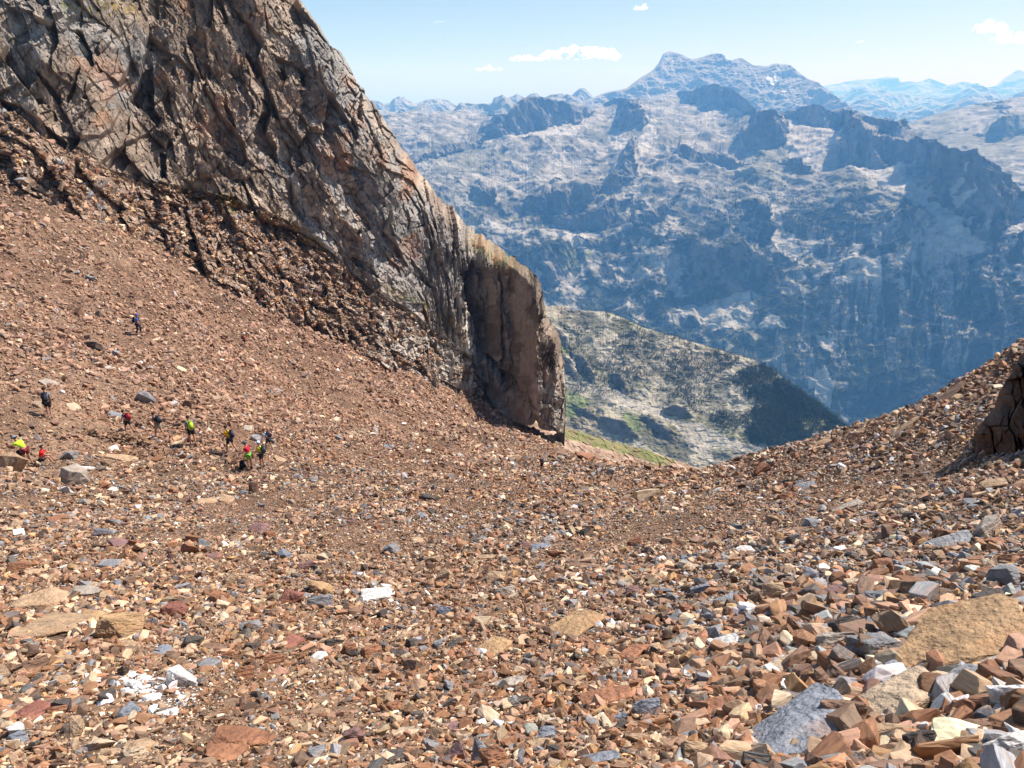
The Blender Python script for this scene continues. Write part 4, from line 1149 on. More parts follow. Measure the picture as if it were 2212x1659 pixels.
ROCKS = [
 (35, 1001, 55, 36, 'b', 'tan', "large tan boulder with a shaded underside beside the person in neon green"),
 (153, 1028, 48, 34, 'b', 'pale', "blocky pale tan boulder below and right of the seated person in red"),
 (184, 1017, 26, 12, 's', 'white', "white slab leaning against the blocky pale boulder"),
 (148, 1060, 28, 18, 'b', 'white', "light angular stone just below the blocky pale boulder"),
 (148, 984, 37, 15, 'b', 'grey', "flat topped grey boulder right of the seated person in red"),
 (200, 748, 34, 15, 'b', 'dark', "dark shaded boulder alone on the upper left scree slope"),
 (310, 857, 34, 22, 'b', 'grey', "rounded dark grey boulder above the line of hikers"),
 (107, 829, 22, 15, 's', 'pale', "tall pale slab above the hiker in grey with a dark backpack"),
 (253, 899, 28, 13, 's', 'grey', "flat grey slab left of the hiker with a red backpack"),
 (81, 873, 18, 11, 'b', 'cream', "cream stone left of the hiker in grey with a dark backpack"),
 (156, 881, 20, 14, 's', 'cream', "cream angular stone right of the hiker in grey with a dark backpack"),
 (537, 926, 18, 10, 's', 'pale', "grey white boulder, upper of two above the red jacket"),
 (554, 945, 21, 14, 'b', 'grey', "grey boulder with a black face, lower of two above the red jacket"),
 (606, 995, 32, 11, 's', 'tan', "long tan slab right of the hiker in the yellow green shirt"),
 (549, 1052, 20, 24, 'b', 'brown', "upright brown block below the person in the red jacket"),
 (454, 1082, 46, 18, 's', 'tan', "broad tan slab, left of two lying below the yellow shirted hiker"),
 (488, 1080, 30, 14, 's', 'tan', "tan slab, right of two lying below the yellow shirted hiker"),
 (408, 872, 22, 14, 'b', 'brown', "brown boulder above the hiker with the lime backpack"),
 (265, 992, 56, 11, 's', 'tan', "low tan ledge of rock just below the stone windbreak"),
 (230, 1000, 18, 14, 'b', 'tan', "small tan block at the left end of the low tan ledge"),
 (1721, 1592, 240, 120, 's', 'blue', "huge blue grey slab streaked white lying flat at the bottom right"),
 (2060, 1410, 250, 105, 's', 'ochre', "very large flat ochre bedrock slab with streaks in the right foreground"),
 (2141, 1430, 125, 40, 's', 'pale', "long pale slab overhanging a black hollow on the ochre bedrock slab"),
 (1943, 1532, 180, 62, 's', 'cream', "large cream white split boulder between the blue grey slab and the ochre bedrock"),
 (1824, 1550, 76, 50, 'b', 'brown', "dark brown lumpy boulder touching the right side of the blue grey slab"),
 (1908, 1230, 52, 38, 'b', 'rust', "square rust brown block standing out on the right slope"),
 (1799, 1284, 44, 30, 's', 'purple', "purplish brown slab below left of the square rust block"),
 (1675, 1280, 42, 34, 'b', 'tan', "tan block with a brown shaded side beside a grey flat stone"),
 (1577, 1300, 74, 22, 's', 'grey', "grey flat stone left of the tan block on the right slope"),
 (1841, 1358, 62, 42, 'b', 'dark', "black faced angular block above the grey boulders on the right"),
 (1806, 1386, 80, 32, 'b', 'pale', "pale grey boulder left of the lumpy grey boulder beside the ochre slab"),
 (1892, 1404, 82, 44, 'b', 'grey', "lumpy grey boulder at the left tip of the ochre bedrock slab"),
 (1679, 1450, 90, 26, 's', 'cream', "long cream rock with an orange rim left of the ochre bedrock slab"),
 (1908, 1588, 90, 36, 'b', 'tan', "tan rock between the blue grey slab and the black block at the bottom right"),
 (1570, 1392, 48, 28, 's', 'white', "bright white stone with a rust edge above the long cream rock"),
 (2192, 1520, 58, 48, 'b', 'white', "white rounded boulder cut by the right edge of the picture"),
 (2003, 1618, 50, 46, 'b', 'dark', "black angular block near the bottom right corner"),
 (1503, 1632, 54, 40, 'b', 'tan', "tan block with a bright top at the bottom edge left of the blue grey slab"),
 (1545, 1532, 70, 26, 's', 'rust', "flat rust red stone up left of the blue grey slab"),
 (1452, 1390, 66, 24, 's', 'pale', "pale blue grey slab lying in the middle of the right foreground scree"),
 (395, 1466, 66, 30, 'b', 'white', "brightest white quartz boulder in the lower left scree"),
 (285, 1462, 40, 12, 's', 'white', "long white quartz slab left of the white quartz boulder"),
 (300, 1484, 16, 26, 's', 'white', "narrow upright white quartz piece below the long white slab"),
 (215, 1478, 26, 14, 's', 'white', "small white quartz piece at the left end of the quartz spill"),
 (365, 1542, 36, 14, 's', 'white', "flat white quartz patch below the quartz spill"),
 (122, 1360, 78, 62, 's', 'tan', "smooth tan bedrock hump on the left, lower of two"),
 (95, 1302, 78, 40, 's', 'tan', "smooth tan bedrock hump on the left, upper of two"),
 (261, 1356, 78, 44, 'b', 'ochre', "large cracked ochre boulder right of the tan bedrock humps"),
 (204, 1338, 50, 20, 's', 'ochre', "orange tilted slab up left of the cracked ochre boulder"),
 (183, 1284, 46, 20, 's', 'pale', "flat grey tan stone above the orange tilted slab"),
 (74, 1545, 50, 34, 's', 'red', "dark red tilted slab in the bottom left corner area"),
 (60, 1436, 64, 26, 'b', 'brown', "brown ridge shaped boulder near the left edge"),
 (10, 1455, 40, 28, 'b', 'tan', "tan boulder cut by the left edge of the picture"),
 (530, 1603, 108, 34, 's', 'rust', "very long rust brown slab at the bottom left of centre"),
 (480, 1634, 70, 30, 's', 'rust', "rust brown slab tucked under the very long rust slab"),
 (378, 1318, 50, 28, 'b', 'red', "red brown boulder up right of the cracked ochre boulder"),
 (691, 1266, 52, 28, 'b', 'ochre', "ochre boulder with a dark underside above a grey wedge stone"),
 (695, 1302, 50, 26, 'b', 'grey', "dark grey wedge stone just under the ochre boulder"),
 (630, 1292, 46, 24, 'b', 'red', "dark red boulder left of the grey wedge stone"),
 (631, 1392, 32, 32, 's', 'red', "bright red triangular slab in the left middle scree"),
 (355, 1409, 32, 20, 's', 'blue', "blue grey pointed stone above the white quartz boulder"),
 (529, 1455, 36, 26, 'b', 'rust', "rust brown block right of the white quartz boulder"),
 (470, 1400, 50, 14, 's', 'brown', "long brown flat stone in the left middle scree"),
 (1243, 1360, 100, 42, 's', 'ochre', "long ochre bedrock slab running up right, upper one of a pair"),
 (1070, 1404, 72, 32, 's', 'ochre', "long ochre bedrock slab running up right, lower one of a pair"),
 (961, 1243, 36, 28, 'b', 'tan', "square tan block on the dark hollow in the middle of the scree"),
 (1074, 1247, 44, 28, 'b', 'tan', "large tan block right of the dark hollow in the middle of the scree"),
 (1091, 1280, 44, 24, 'b', 'pale', "pale block with a grey foot just below the large tan block"),
 (1050, 1205, 40, 10, 's', 'tan', "thin tan slab above the dark hollow in the middle of the scree"),
 (1254, 1224, 64, 14, 's', 'brown', "long thin brown sliver of rock right of the centre"),
 (1313, 1514, 100, 32, 's', 'rust', "wide rust brown slab with a straight edge in the lower centre"),
 (1402, 1531, 56, 32, 'b', 'blue', "blue grey boulder touching the right end of the wide rust slab"),
 (1106, 1519, 50, 24, 'b', 'grey', "dark grey block left of the wide rust slab"),
 (1096, 1478, 70, 22, 's', 'pale', "long pale slab above the dark grey block in the lower centre"),
 (1042, 1628, 44, 52, 'b', 'grey', "upright grey block at the bottom edge in the centre"),
 (1074, 1640, 52, 44, 'b', 'rust', "rust red boulder right of the upright grey block"),
 (982, 1628, 56, 38, 'b', 'purple', "purplish boulder left of the upright grey block"),
 (877, 1580, 46, 30, 's', 'cream', "cream white flat stone up left of the purplish boulder"),
 (817, 1290, 62, 26, 's', 'white', "cream white patch of rock in the middle of the left half"),
 (1300, 1646, 64, 26, 's', 'blue', "pale blue grey slab at the bottom edge right of centre"),
 (1366, 1416, 72, 20, 's', 'rust', "rust brown shard pointing up right beside a pale grey flat rock"),
 (1400, 1071, 62, 26, 'b', 'cream', "large cream boulder with a dark hollow in the middle distance"),
 (925, 1075, 46, 16, 'b', 'dark', "dark boulder in the middle distance left of centre"),
 (1205, 979, 42, 14, 'b', 'brown', "brown ledge rock at the foot of the buttress, left of two"),
 (1265, 987, 52, 15, 'b', 'rust', "orange brown ledge rock at the foot of the buttress, right of two"),
 (842, 968, 24, 11, 's', 'blue', "blue grey flat slab alone on the brown scree below the wall"),
 (1737, 1054, 42, 15, 's', 'grey', "grey green flat slab on the shaded brown gravel strip"),
 (1700, 1072, 34, 16, 'b', 'rust', "red brown rock touching the grey green slab on the gravel strip"),
 (1648, 1013, 34, 16, 'b', 'rust', "dark rust rock close below the notch of the right sky line"),
 (1780, 958, 50, 12, 's', 'tan', "thin orange tan slab lying on the right sky line"),
 (2150, 1048, 44, 18, 'b', 'tan', "tan rock at the foot of the dark rusty outcrop"),
 (2060, 852, 60, 16, 's', 'brown', "dark brown slab on the upper right sky line"),
 (1960, 925, 54, 14, 's', 'tan', "tan slab below the upper right sky line"),
 (1820, 1100, 70, 20, 's', 'pale', "pale wide slab on the middle of the right slope"),
 (2130, 1140, 60, 26, 'b', 'pale', "pale boulder below the dark rusty outcrop"),
 (2050, 1175, 80, 24, 's', 'grey', "long grey slab on the right slope below the outcrop"),
 (2180, 1250, 60, 40, 'b', 'grey', "big grey boulder at the right edge above the ochre slab"),
 (2140, 1310, 70, 34, 'b', 'dark', "dark boulder near the right edge over a black gap"),
 (2190, 1330, 40, 50, 'b', 'cream', "upright cream block at the right edge above the ochre slab"),
 (2010, 1475, 70, 26, 'b', 'cream', "cream stone on the lower edge of the ochre bedrock slab"),
 (2100, 1470, 70, 34, 'b', 'grey', "striped grey block under the overhanging pale slab"),
 (2110, 1590, 90, 40, 'b', 'brown', "orange brown block in the bottom right corner heap"),
 (2190, 1630, 80, 50, 'b', 'white', "white veined boulder in the bottom right corner"),
 (1790, 1475, 40, 50, 'b', 'brown', "upright brown and grey blade of rock left of the cream split boulder"),
 (1740, 1500, 34, 46, 's', 'grey', "standing dark grey plate above the blue grey slab"),
 (1890, 1455, 40, 34, 'b', 'white', "rough white stone below the lumpy grey boulder"),
 (1940, 1455, 46, 36, 'b', 'blue', "blue grey block right of the rough white stone"),
 (450, 460, 0, 0, '', '', ''),
]
ground_hits([(r[0], r[1]+(r[3]*.42 if r[4] == 'b' else 0)) for r in ROCKS if r[2]])
scree()
for i, (u, v, w, h, k, c, lab) in enumerate(ROCKS):
    if w:
        big = w > 70
        place_rock(i, u, v, w, h, k, c, lab, name=("boulder" if k == 'b' else "flat_rock"), cat=("boulder" if k == 'b' else "flat rock"),
                   yaw={1243: .9, 1070: .9, 1254: -.5, 1366: .8, 300: 1.2}.get(u), fine=4 if big else 2)

# more single rocks, told apart only by colour and by the part of the slope they lie on
def auto_rocks():
    rng = random.Random(77); todo = []
    regions = [((20, 1120, 720, 1230), "the upper part of the lower left scree"), ((20, 1240, 720, 1440), "the middle of the lower left scree"), ((20, 1450, 720, 1650), "the bottom left scree"),
               ((740, 1090, 1400, 1260), "the central scree"), ((740, 1270, 1400, 1450), "the lower central scree"), ((740, 1460, 1400, 1650), "the bottom central scree"),
               ((1420, 1120, 2190, 1280), "the right hand slope"), ((1420, 1290, 2190, 1450), "the right foreground scree"), ((1420, 1460, 2190, 1650), "the bottom right scree")]
    words = {'tan': 'tan', 'rust': 'rust brown', 'grey': 'grey', 'white': 'white', 'dark': 'nearly black', 'cream': 'cream', 'purple': 'purplish brown', 'blue': 'blue grey'}
    n = 0
    for (x0, y0, x1, y1), where in regions:
        for j in range(21):
            u, v = rng.uniform(x0, x1), rng.uniform(y0, y1)
            s = (v-900)/750
            if any(abs(u-r[0]) < (r[2]*.6+10) and abs(v-r[1]) < (r[3]*.7+8) for r in ROCKS):
                continue
            c = rng.choice(['tan', 'tan', 'rust', 'rust', 'grey', 'cream', 'purple', 'blue', 'dark', 'white'] if x0 < 1400 else ['tan', 'rust', 'grey', 'grey', 'cream', 'blue', 'blue', 'dark', 'white', 'tan'])
            w = rng.uniform(18, 34)+s*14
            lab = "loose %s angular rock lying in %s" % (words[c], where)
            todo.append(dict(a=(2000+n, u, v, w, w*rng.uniform(.4, .65), rng.choice('bbs'), c, lab, "loose_rock", "rock", "loose %s rocks in %s" % (words[c], where)), yaw=rng.uniform(0, 3.1), fine=1))
            n += 1
    regions = [((20, 560, 620, 900), "the upper left slope"), ((20, 1040, 760, 1110), "the ground below the hikers"), ((560, 800, 1100, 1020), "the brown slope below the wall"), ((1420, 1000, 2050, 1100), "the far right slope")]
    for (x0, y0, x1, y1), where in regions:
        for j in range(9):
            u, v = rng.uniform(x0, x1), rng.uniform(y0, y1)
            if v < 380+u*.55+60:
                continue
            c = rng.choice(['tan', 'brown', 'grey', 'cream'])
            w = rng.uniform(11, 19)
            lab = "small loose %s rock on %s" % ({'brown': 'brown'}.get(c, words.get(c)), where)
            todo.append(dict(a=(3000+n, u, v, w, w*.6, 'b', c, lab, "loose_rock", "rock", "loose %s rocks on %s" % (c, where)), yaw=None, fine=0))
            n += 1
    ground_hits([(t['a'][1], t['a'][2]+(t['a'][4]*.42 if t['a'][5] == 'b' else 0)) for t in todo])
    for t in todo:
        place_rock(*t['a'], yaw=t['yaw'], fine=t['fine'])
    print("auto rocks", n)
auto_rocks()

def windbreak():
    """low ring of piled stones in front of the hikers"""
    bm = bmesh.new(); rng = random.Random(3)
    hh = ray_ground(266, 962)[0]; a, b, e = ray(266, 962)
    cx, cy = float(a*hh), float(b*hh); cz = float(ground_z(cx, cy)); k = math.sqrt(cx*cx+cy*cy+cz*cz)/FPX
    for j in range(120):
        t = rng.uniform(-1, 1); lay = rng.choice([0, 0, 1, 1, 2])
        if lay == 2 and abs(t) > .75: continue
        s = rng.uniform(.22, .42)*(1-.12*lay)
        x = cx + t*60*k; y = cy + (abs(t)**2)*-.9 + rng.uniform(-.25, .25)+.5
        z = float(ground_z(x, y)) + .12 + lay*.24
        q = hull_bm(rng, 10)
        bmesh.ops.scale(q, vec=(s*1.2, s, s*.7), verts=q.verts)
        bmesh.ops.rotate(q, cent=(0, 0, 0), matrix=Matrix.Rotation(rng.uniform(0, 6.28), 3, 'Z') @ Matrix.Rotation(rng.uniform(-.3, .3), 3, 'X'), verts=q.verts)
        bmesh.ops.translate(q, vec=(x-cx, y-cy, z-cz), verts=q.verts)
        me = bpy.data.meshes.new("tmp"); q.to_mesh(me); q.free(); bm.from_mesh(me); bpy.data.meshes.remove(me)
    o = bm_obj("stone_windbreak", bm, M_ROCK)
    o.location = (cx, cy, cz); o.color = (.27, .165, .10, 1)
    tag(o, "low curved windbreak of piled brown stones in front of the hiker with a red backpack", "stone windbreak")
windbreak()
# ------------------------------------------------------------------ hikers
_cm = {}
def cmat(c, rough=.8):
    k = tuple(c)
    if k not in _cm:
        _cm[k] = mat_plain("cloth_or_skin", c, rough, .12, 30)
    return _cm[k]
SKIN = (.42, .235, .16)

def skin_build(name, verts, edges, radii, mat, root=0, sub=1):
    me = bpy.data.meshes.new(name)
    me.from_pydata([tuple(v) for v in verts], edges, [])
    o = bpy.data.objects.new(name, me); col.objects.link(o)
    md = o.modifiers.new("skin", 'SKIN'); md.use_smooth_shade = True
    sv = me.skin_vertices[0].data
    for i, r in enumerate(radii):
        sv[i].radius = (r, r) if not isinstance(r, tuple) else r
        sv[i].use_root = (i == root)
    s = o.modifiers.new("sub", 'SUBSURF'); s.levels = sub; s.render_levels = sub
    return o, mat

PENDING = []
def person(u, v, hpx, yaw, lab, top=(.1, .1, .1), bottom=(.02, .02, .025), hair=(.03, .02, .015), cap=None, sleeves=True, shoes=(.03, .03, .03),
           lean=8, legs=((18, 4), (-14, -30)), arms=((20, 45), (-15, 10)), head=0, sit=False, pack=None, packlab=None, group=None, trousers=False):
    hh = ray_ground(u, v)[0]; a, b, e = ray(u, v)
    x, y = float(a*hh), float(b*hh); z = float(ground_z(x, y))
    d = math.sqrt(x*x+y*y+z*z)
    sc = 1.0 if sit else min(1.15, max(.86, hpx*d/FPX/1.62))
    D = math.radians
    V, E, R = [], [], []
    def add(p, r, par=None):
        V.append(Vector(p)); R.append(r)
        if par is not None: E.append((par, len(V)-1))
        return len(V)-1
    pel = add((0, 0, 0), .125)
    up = Vector((0, math.sin(D(lean)), math.cos(D(lean)))); fw = Vector((0, math.cos(D(lean)), -math.sin(D(lean)))); rt = Vector((1, 0, 0))
    wai = add(up*.17, .112, pel); che = add(up*.36+fw*.01, .135, wai); nb = add(up*.50, .062, che)
    hl = D(lean*.35+head); hu = Vector((0, math.sin(hl), math.cos(hl))); hf = Vector((0, math.cos(hl), -math.sin(hl)))
    nk = V[nb]+hu*.07; n2 = add(nk, .05, nb); hb = add(nk+hu*.07+hf*.02, .082, n2); ht = add(nk+hu*.17+hf*.015, .08, hb)
    add(nk+hu*.085+hf*.112, .014, hb)
    for s in (-1, 1): add(nk+hu*.09+rt*(s*.092), .014, hb)
    body_legs = []; lowest = 9
    for s, (tf, sf) in zip((-1, 1), legs):
        hip = add(Vector((s*.095, 0, -.06)), .095, pel)
        kn = add(V[hip]+Vector((s*.01, math.sin(D(tf)), -math.cos(D(tf))))*.42, .058, hip)
        cf = add(V[kn]+Vector((0, math.sin(D(sf)), -math.cos(D(sf))))*.15, .056, kn)
        an = add(V[kn]+Vector((0, math.sin(D(sf)), -math.cos(D(sf))))*.41, .036, cf)
        to = add(V[an]+Vector((s*.02, .15, -.045)), .03, an)
        body_legs.append((hip, kn, an, to)); lowest = min(lowest, V[an].z-.07)
    body_arms = []
    for s, (uf, ff) in zip((-1, 1), arms):
        sh = add(V[che]+up*.08+rt*(s*.165), .055, che)
        el = add(V[sh]+Vector((s*.05, math.sin(D(uf))*.27, -math.cos(D(uf))*.27)), .04, sh)
        wr = add(V[el]+Vector((-s*.02, math.sin(D(ff))*.25, -math.cos(D(ff))*.25)), .027, el)
        hd = Vector((0, math.sin(D(ff)), -math.cos(D(ff))))
        pa = add(V[wr]+hd*.05, .030, wr)
        for q, (off, ln) in enumerate(((-.028, .070), (-.010, .080), (.010, .076), (.027, .060))):
            f1 = add(V[pa]+hd*(.035+ln*.35)+Vector((0, 0, 0))+hd.cross(rt)*off, .009, pa)
            add(V[f1]+hd*(ln*.5)+rt*(-s*.02), .008, f1)
        t1 = add(V[pa]+hd*.005+hd.cross(rt)*.045, .010, pa)
        add(V[t1]+hd*.035, .009, t1)
        body_arms.append((sh, el, wr))
    if sit: lowest = min(lowest, -.13)
    lift = Vector((0, 0, -lowest))
    V = [(p+lift)*sc for p in V]; R = [r*sc for r in R]
    parts = []
    bo = skin_build("person", V, E, R, cmat(SKIN, .6))
    # shirt
    sv, se, sr = [], [], []
    def a2(p, r, par=None):
        sv.append(p); sr.append(r*sc)
        if par is not None: se.append((par, len(sv)-1))
        return len(sv)-1
    p0 = a2(V[pel]+Vector((0, 0, .02)), .135); p1 = a2(V[wai], .132, p0); p2 = a2(V[che], .155, p1); p3 = a2(V[nb]-up*.01, .075, p2)
    for (sh, el, wr) in body_arms:
        q = a2(V[sh], .072, p2); a2(V[sh].lerp(V[el], .75 if sleeves else .15), .058 if sleeves else .06, q)
    parts.append(skin_build("shirt", sv, se, sr, cmat(top)))
    sv, se, sr = [], [], []
    p0 = a2(V[pel]+Vector((0, 0, .01)), .142)
    for (hip, kn, an, to) in body_legs:
        q = a2(V[hip], .112, p0)
        q2 = a2(V[hip].lerp(V[kn], .72 if not trousers else 1.0), .088 if not trousers else .075, q)
        if trousers: a2(V[kn].lerp(V[an], .92), .055, q2)
    parts.append(skin_build("trousers" if trousers else "shorts", sv, se, sr, cmat(bottom)))
    for (hip, kn, an, to) in body_legs:
        sv, se, sr = [], [], []
        p0 = a2(V[an]+Vector((0, -.03, -.03))*sc, .05); p1 = a2(V[an]+Vector((0, .05, -.035))*sc, .048, p0); a2(V[to]+Vector((0, .02, 0))*sc, .036, p1)
        parts.append(skin_build("shoe", sv, se, sr, cmat(shoes)))
    hc = V[hb].lerp(V[ht], .6)
    bm = bmesh.new(); bmesh.ops.create_icosphere(bm, subdivisions=2, radius=.108*sc)
    for q in bm.verts:
        if q.co.z < -.01: q.co.z *= .75
        if q.co.y > .03*sc and q.co.z < .035*sc: q.co.y = .03*sc
    bmesh.ops.translate(bm, vec=hc+Vector((0, -.012, .012))*sc, verts=bm.verts)
    h = bm_obj("hair", bm, cmat(hair), None, True); parts.append((h, None))
    if cap:
        bm = bmesh.new(); bmesh.ops.create_uvsphere(bm, u_segments=16, v_segments=10, radius=.119*sc)
        bmesh.ops.delete(bm, geom=[q for q in bm.verts if q.co.z < -.005], context='VERTS')
        M = Matrix.Rotation(-hl, 4, 'X')
        br = bmesh.new(); bmesh.ops.create_circle(br, cap_ends=True, segments=14, radius=.075*sc)
        r = bmesh.ops.extrude_face_region(br, geom=br.faces[:]); bmesh.ops.translate(br, vec=(0, 0, .012*sc), verts=[g for g in r['geom'] if isinstance(g, bmesh.types.BMVert)])
        bmesh.ops.translate(br, vec=(0, .13*sc, .0), verts=br.verts)
        me_ = bpy.data.meshes.new("t"); br.to_mesh(me_); br.free(); bm.from_mesh(me_); bpy.data.meshes.remove(me_)
        bmesh.ops.transform(bm, matrix=Matrix.Translation(hc+Vector((0, 0, .03))*sc) @ M, verts=bm.verts)
        parts.append((bm_obj("cap", bm, cmat(cap), None, True), None))
    Mw = Matrix.Translation((x, y, z+.10)) @ Matrix.Rotation(D(yaw), 4, 'Z')
    PENDING.append((bo, parts, Mw, lab, group))
    if pack:
        pc = V[che]-fw*.235*sc-up*.10*sc
        Mp = Mw @ Matrix.Translation(pc) @ Matrix.Rotation(-D(lean), 4, 'X')
        make_bag(Mp, sc, pack, packlab, True)
    return Mw, V, sc

def rounded(dims, bev=.05, seg=3):
    bm = bmesh.new(); bmesh.ops.create_cube(bm, size=1)
    for q in bm.verts:
        q.co = Vector((q.co.x*dims[0], q.co.y*dims[1], q.co.z*dims[2]))
        if q.co.z > 0: q.co.x *= .78; q.co.y *= .7
    bmesh.ops.bevel(bm, geom=bm.edges[:], offset=bev, segments=seg, affect='EDGES')
    return bm

def make_bag(M, sc, c, lab, straps, dims=(.29, .20, .47)):
    o = bm_obj("backpack" if straps else "bag", rounded([q*sc for q in dims], .055*sc), cmat(c), None, True)
    o.matrix_world = M
    tag(o, lab, "backpack" if straps else "bag", "backpacks carried by the hikers" if straps else None)
    dk = tuple(q*.45 for q in c)
    bm = rounded((dims[0]*.7*sc, .07*sc, dims[2]*.42*sc), .025*sc, 2); bmesh.ops.translate(bm, vec=(0, -dims[1]*.52*sc, -dims[2]*.16*sc), verts=bm.verts)
    bm_obj("pocket", bm, cmat(dk), o, True)
    bm = rounded((dims[0]*.8*sc, dims[1]*.8*sc, .09*sc), .03*sc, 2); bmesh.ops.translate(bm, vec=(0, 0, dims[2]*.47*sc), verts=bm.verts)
    bm_obj("lid", bm, cmat(dk), o, True)
    if straps:
        for s in (-1, 1):
            pts = [(s*.09, .08, .16), (s*.115, .20, .25), (s*.12, .33, .20), (s*.12, .39, .06), (s*.13, .36, -.10), (s*.13, .16, -.18)]
            bm = bmesh.new(); prev = None
            for p in pts:
                vs = [bm.verts.new((Vector(p)+Vector((dx, 0, dz)))*sc) for dx, dz in ((-.024, .0), (.024, .0), (.024, .016), (-.024, .016))]
                if prev:
                    for k in range(4): bm.faces.new((prev[k], prev[(k+1) % 4], vs[(k+1) % 4], vs[k]))
                prev = vs
            bm_obj("strap", bm, cmat(dk), o)
    return o

WALK = ((24, 6), (-16, -34)); STEP = ((30, -8), (-8, -26)); STAND = ((4, 0), (-4, -6))
HK = "hikers crossing the scree"
M1, V1, s1 = person(64, 1008, 56, 78, "person in a neon green shirt and grey cap bending over a black bag", (.50, .95, .03), (.16, .015, .02), cap=(.22, .26, .30), lean=38, legs=((14, 2), (-6, -12)), arms=((58, 80), (40, 70)), head=22)
make_bag(M1 @ Matrix.Translation((0, .42, .60)), 1.0, (.015, .015, .02), "black bag held by the person in the neon green shirt", False, (.34, .26, .46))
person(93, 1006, 34, -70, "person in a red shirt sitting on the scree with knees drawn up", (.75, .012, .012), (.02, .022, .03), lean=14, legs=((118, 28), (112, 18)), arms=((45, 72), (50, 80)), head=10, sit=True)
person(110, 905, 55, 25, "hiker in a grey shirt seen from behind at the far left above the others", (.20, .21, .25), lean=10, legs=STEP, pack=(.02, .022, .035), packlab="black backpack on the hiker in grey at the far left", group=HK, head=12)
person(281, 938, 46, 82, "hiker in a black sleeveless top with a red backpack, bare arms", (.03, .02, .03), sleeves=False, lean=14, legs=WALK, arms=((18, 40), (-10, 20)), pack=(.42, .015, .03), packlab="red backpack on the hiker in the black sleeveless top", group=HK, head=10)
person(347, 949, 52, 84, "hiker in khaki shorts raising one hand to the head", (.035, .035, .05), (.33, .29, .22), sleeves=False, lean=16, legs=WALK, arms=((60, 150), (10, 30)), pack=(.04, .045, .06), packlab="charcoal backpack on the hiker in khaki shorts", group=HK)
person(418, 963, 57, 40, "hiker in a blue grey shirt with a lime green backpack", (.17, .21, .30), lean=8, legs=((10, -4), (-8, -14)), arms=((6, 10), (-4, 6)), pack=(.48, .72, .04), packlab="lime green backpack on the hiker in the blue grey shirt", group=HK, head=10)
person(501, 981, 57, 74, "hiker in a bright yellow shirt and black shorts walking left", (.85, .50, .01), lean=8, legs=WALK, arms=((15, 35), (-8, 12)), pack=(.03, .03, .07), packlab="navy backpack on the hiker in the bright yellow shirt", group=HK, head=18)
person(584, 976, 48, 84, "hiker in a pale blue shirt leaning forward, rearmost of the lower line", (.48, .68, .72), (.03, .04, .05), hair=(.10, .04, .02), lean=28, legs=((34, -6), (-4, -22)), arms=((30, 10), (-4, 14)), pack=(.06, .03, .06), packlab="dark purple backpack on the hiker in the pale blue shirt", group=HK, shoes=(.35, .33, .38))
M9, V9, s9 = person(541, 1015, 56, 88, "person in a red jacket, grey cap and green shorts standing over a black bag", (.55, .01, .045), (.13, .42, .04), cap=(.08, .10, .12), lean=4, legs=STAND, arms=((28, 60), (20, 50)), head=14)
make_bag(M9 @ Matrix.Translation((-.05, .42, .26)), 1.0, (.015, .015, .02), "black bag standing on the ground in front of the person in the red jacket", False, (.36, .30, .50))
person(568, 1013, 54, 84, "hiker in an olive yellow shirt and pale blue cap facing left", (.62, .58, .05), (.02, .025, .05), cap=(.60, .68, .82), lean=4, legs=STAND, arms=((30, 78), (20, 50)), pack=(.04, .07, .09), packlab="teal black backpack on the hiker in the olive yellow shirt", group=HK)
person(300, 724, 38, -72, "hiker in a blue shirt and cap coming down the upper slope", (.035, .13, .48), (.012, .016, .03), cap=(.12, .14, .30), lean=12, legs=((34, -14), (2, -30)), arms=((30, 66), (10, 40)), pack=(.012, .02, .05), packlab="black backpack on the hiker in the blue shirt", trousers=True)
person(530, 751, 27, -60, "small distant hiker in an orange shirt and white cap", (.75, .14, .05), (.02, .02, .02), cap=(.85, .85, .85), lean=4, legs=STAND, arms=((30, 60), (10, 40)), pack=(.02, .012, .012), packlab="black backpack on the distant hiker in the orange shirt")
person(1033, 912, 20, 60, "tiny dark figure on the scree close to the foot of the wall", (.02, .03, .06), (.015, .015, .03), cap=(.10, .10, .22), lean=3, legs=STAND, pack=(.02, .022, .02), packlab="black backpack on the tiny dark figure near the wall", trousers=True)
person(1170, 1022, 38, 80, "lone hiker in black and white top looking down near the buttress", (.10, .06, .06), (.012, .012, .012), lean=10, legs=STAND, arms=((22, 70), (-10, 20)), head=30, shoes=(.5, .5, .5), pack=(.45, .43, .42), packlab="small light backpack on the lone hiker near the buttress")

bpy.context.view_layer.update()
dg = bpy.context.evaluated_depsgraph_get()
def _bake(o, mat):
    me = bpy.data.meshes.new_from_object(o.evaluated_get(dg))
    me.materials.clear(); me.materials.append(mat); me.shade_smooth()
    return me
_baked = []
for bo, parts, Mw, lab, group in PENDING:
    _baked.append((_bake(*bo), [(_bake(o, m) if m else None) for o, m in parts]))
for (bo, parts, Mw, lab, group), (bme, pmes) in zip(PENDING, _baked):
    b = bo[0]; b.modifiers.clear(); b.data = bme; b.matrix_world = Mw
    tag(b, lab, "person", group)
    for (o, m), me in zip(parts, pmes):
        if me is not None:
            o.modifiers.clear(); o.data = me
        o.parent = b
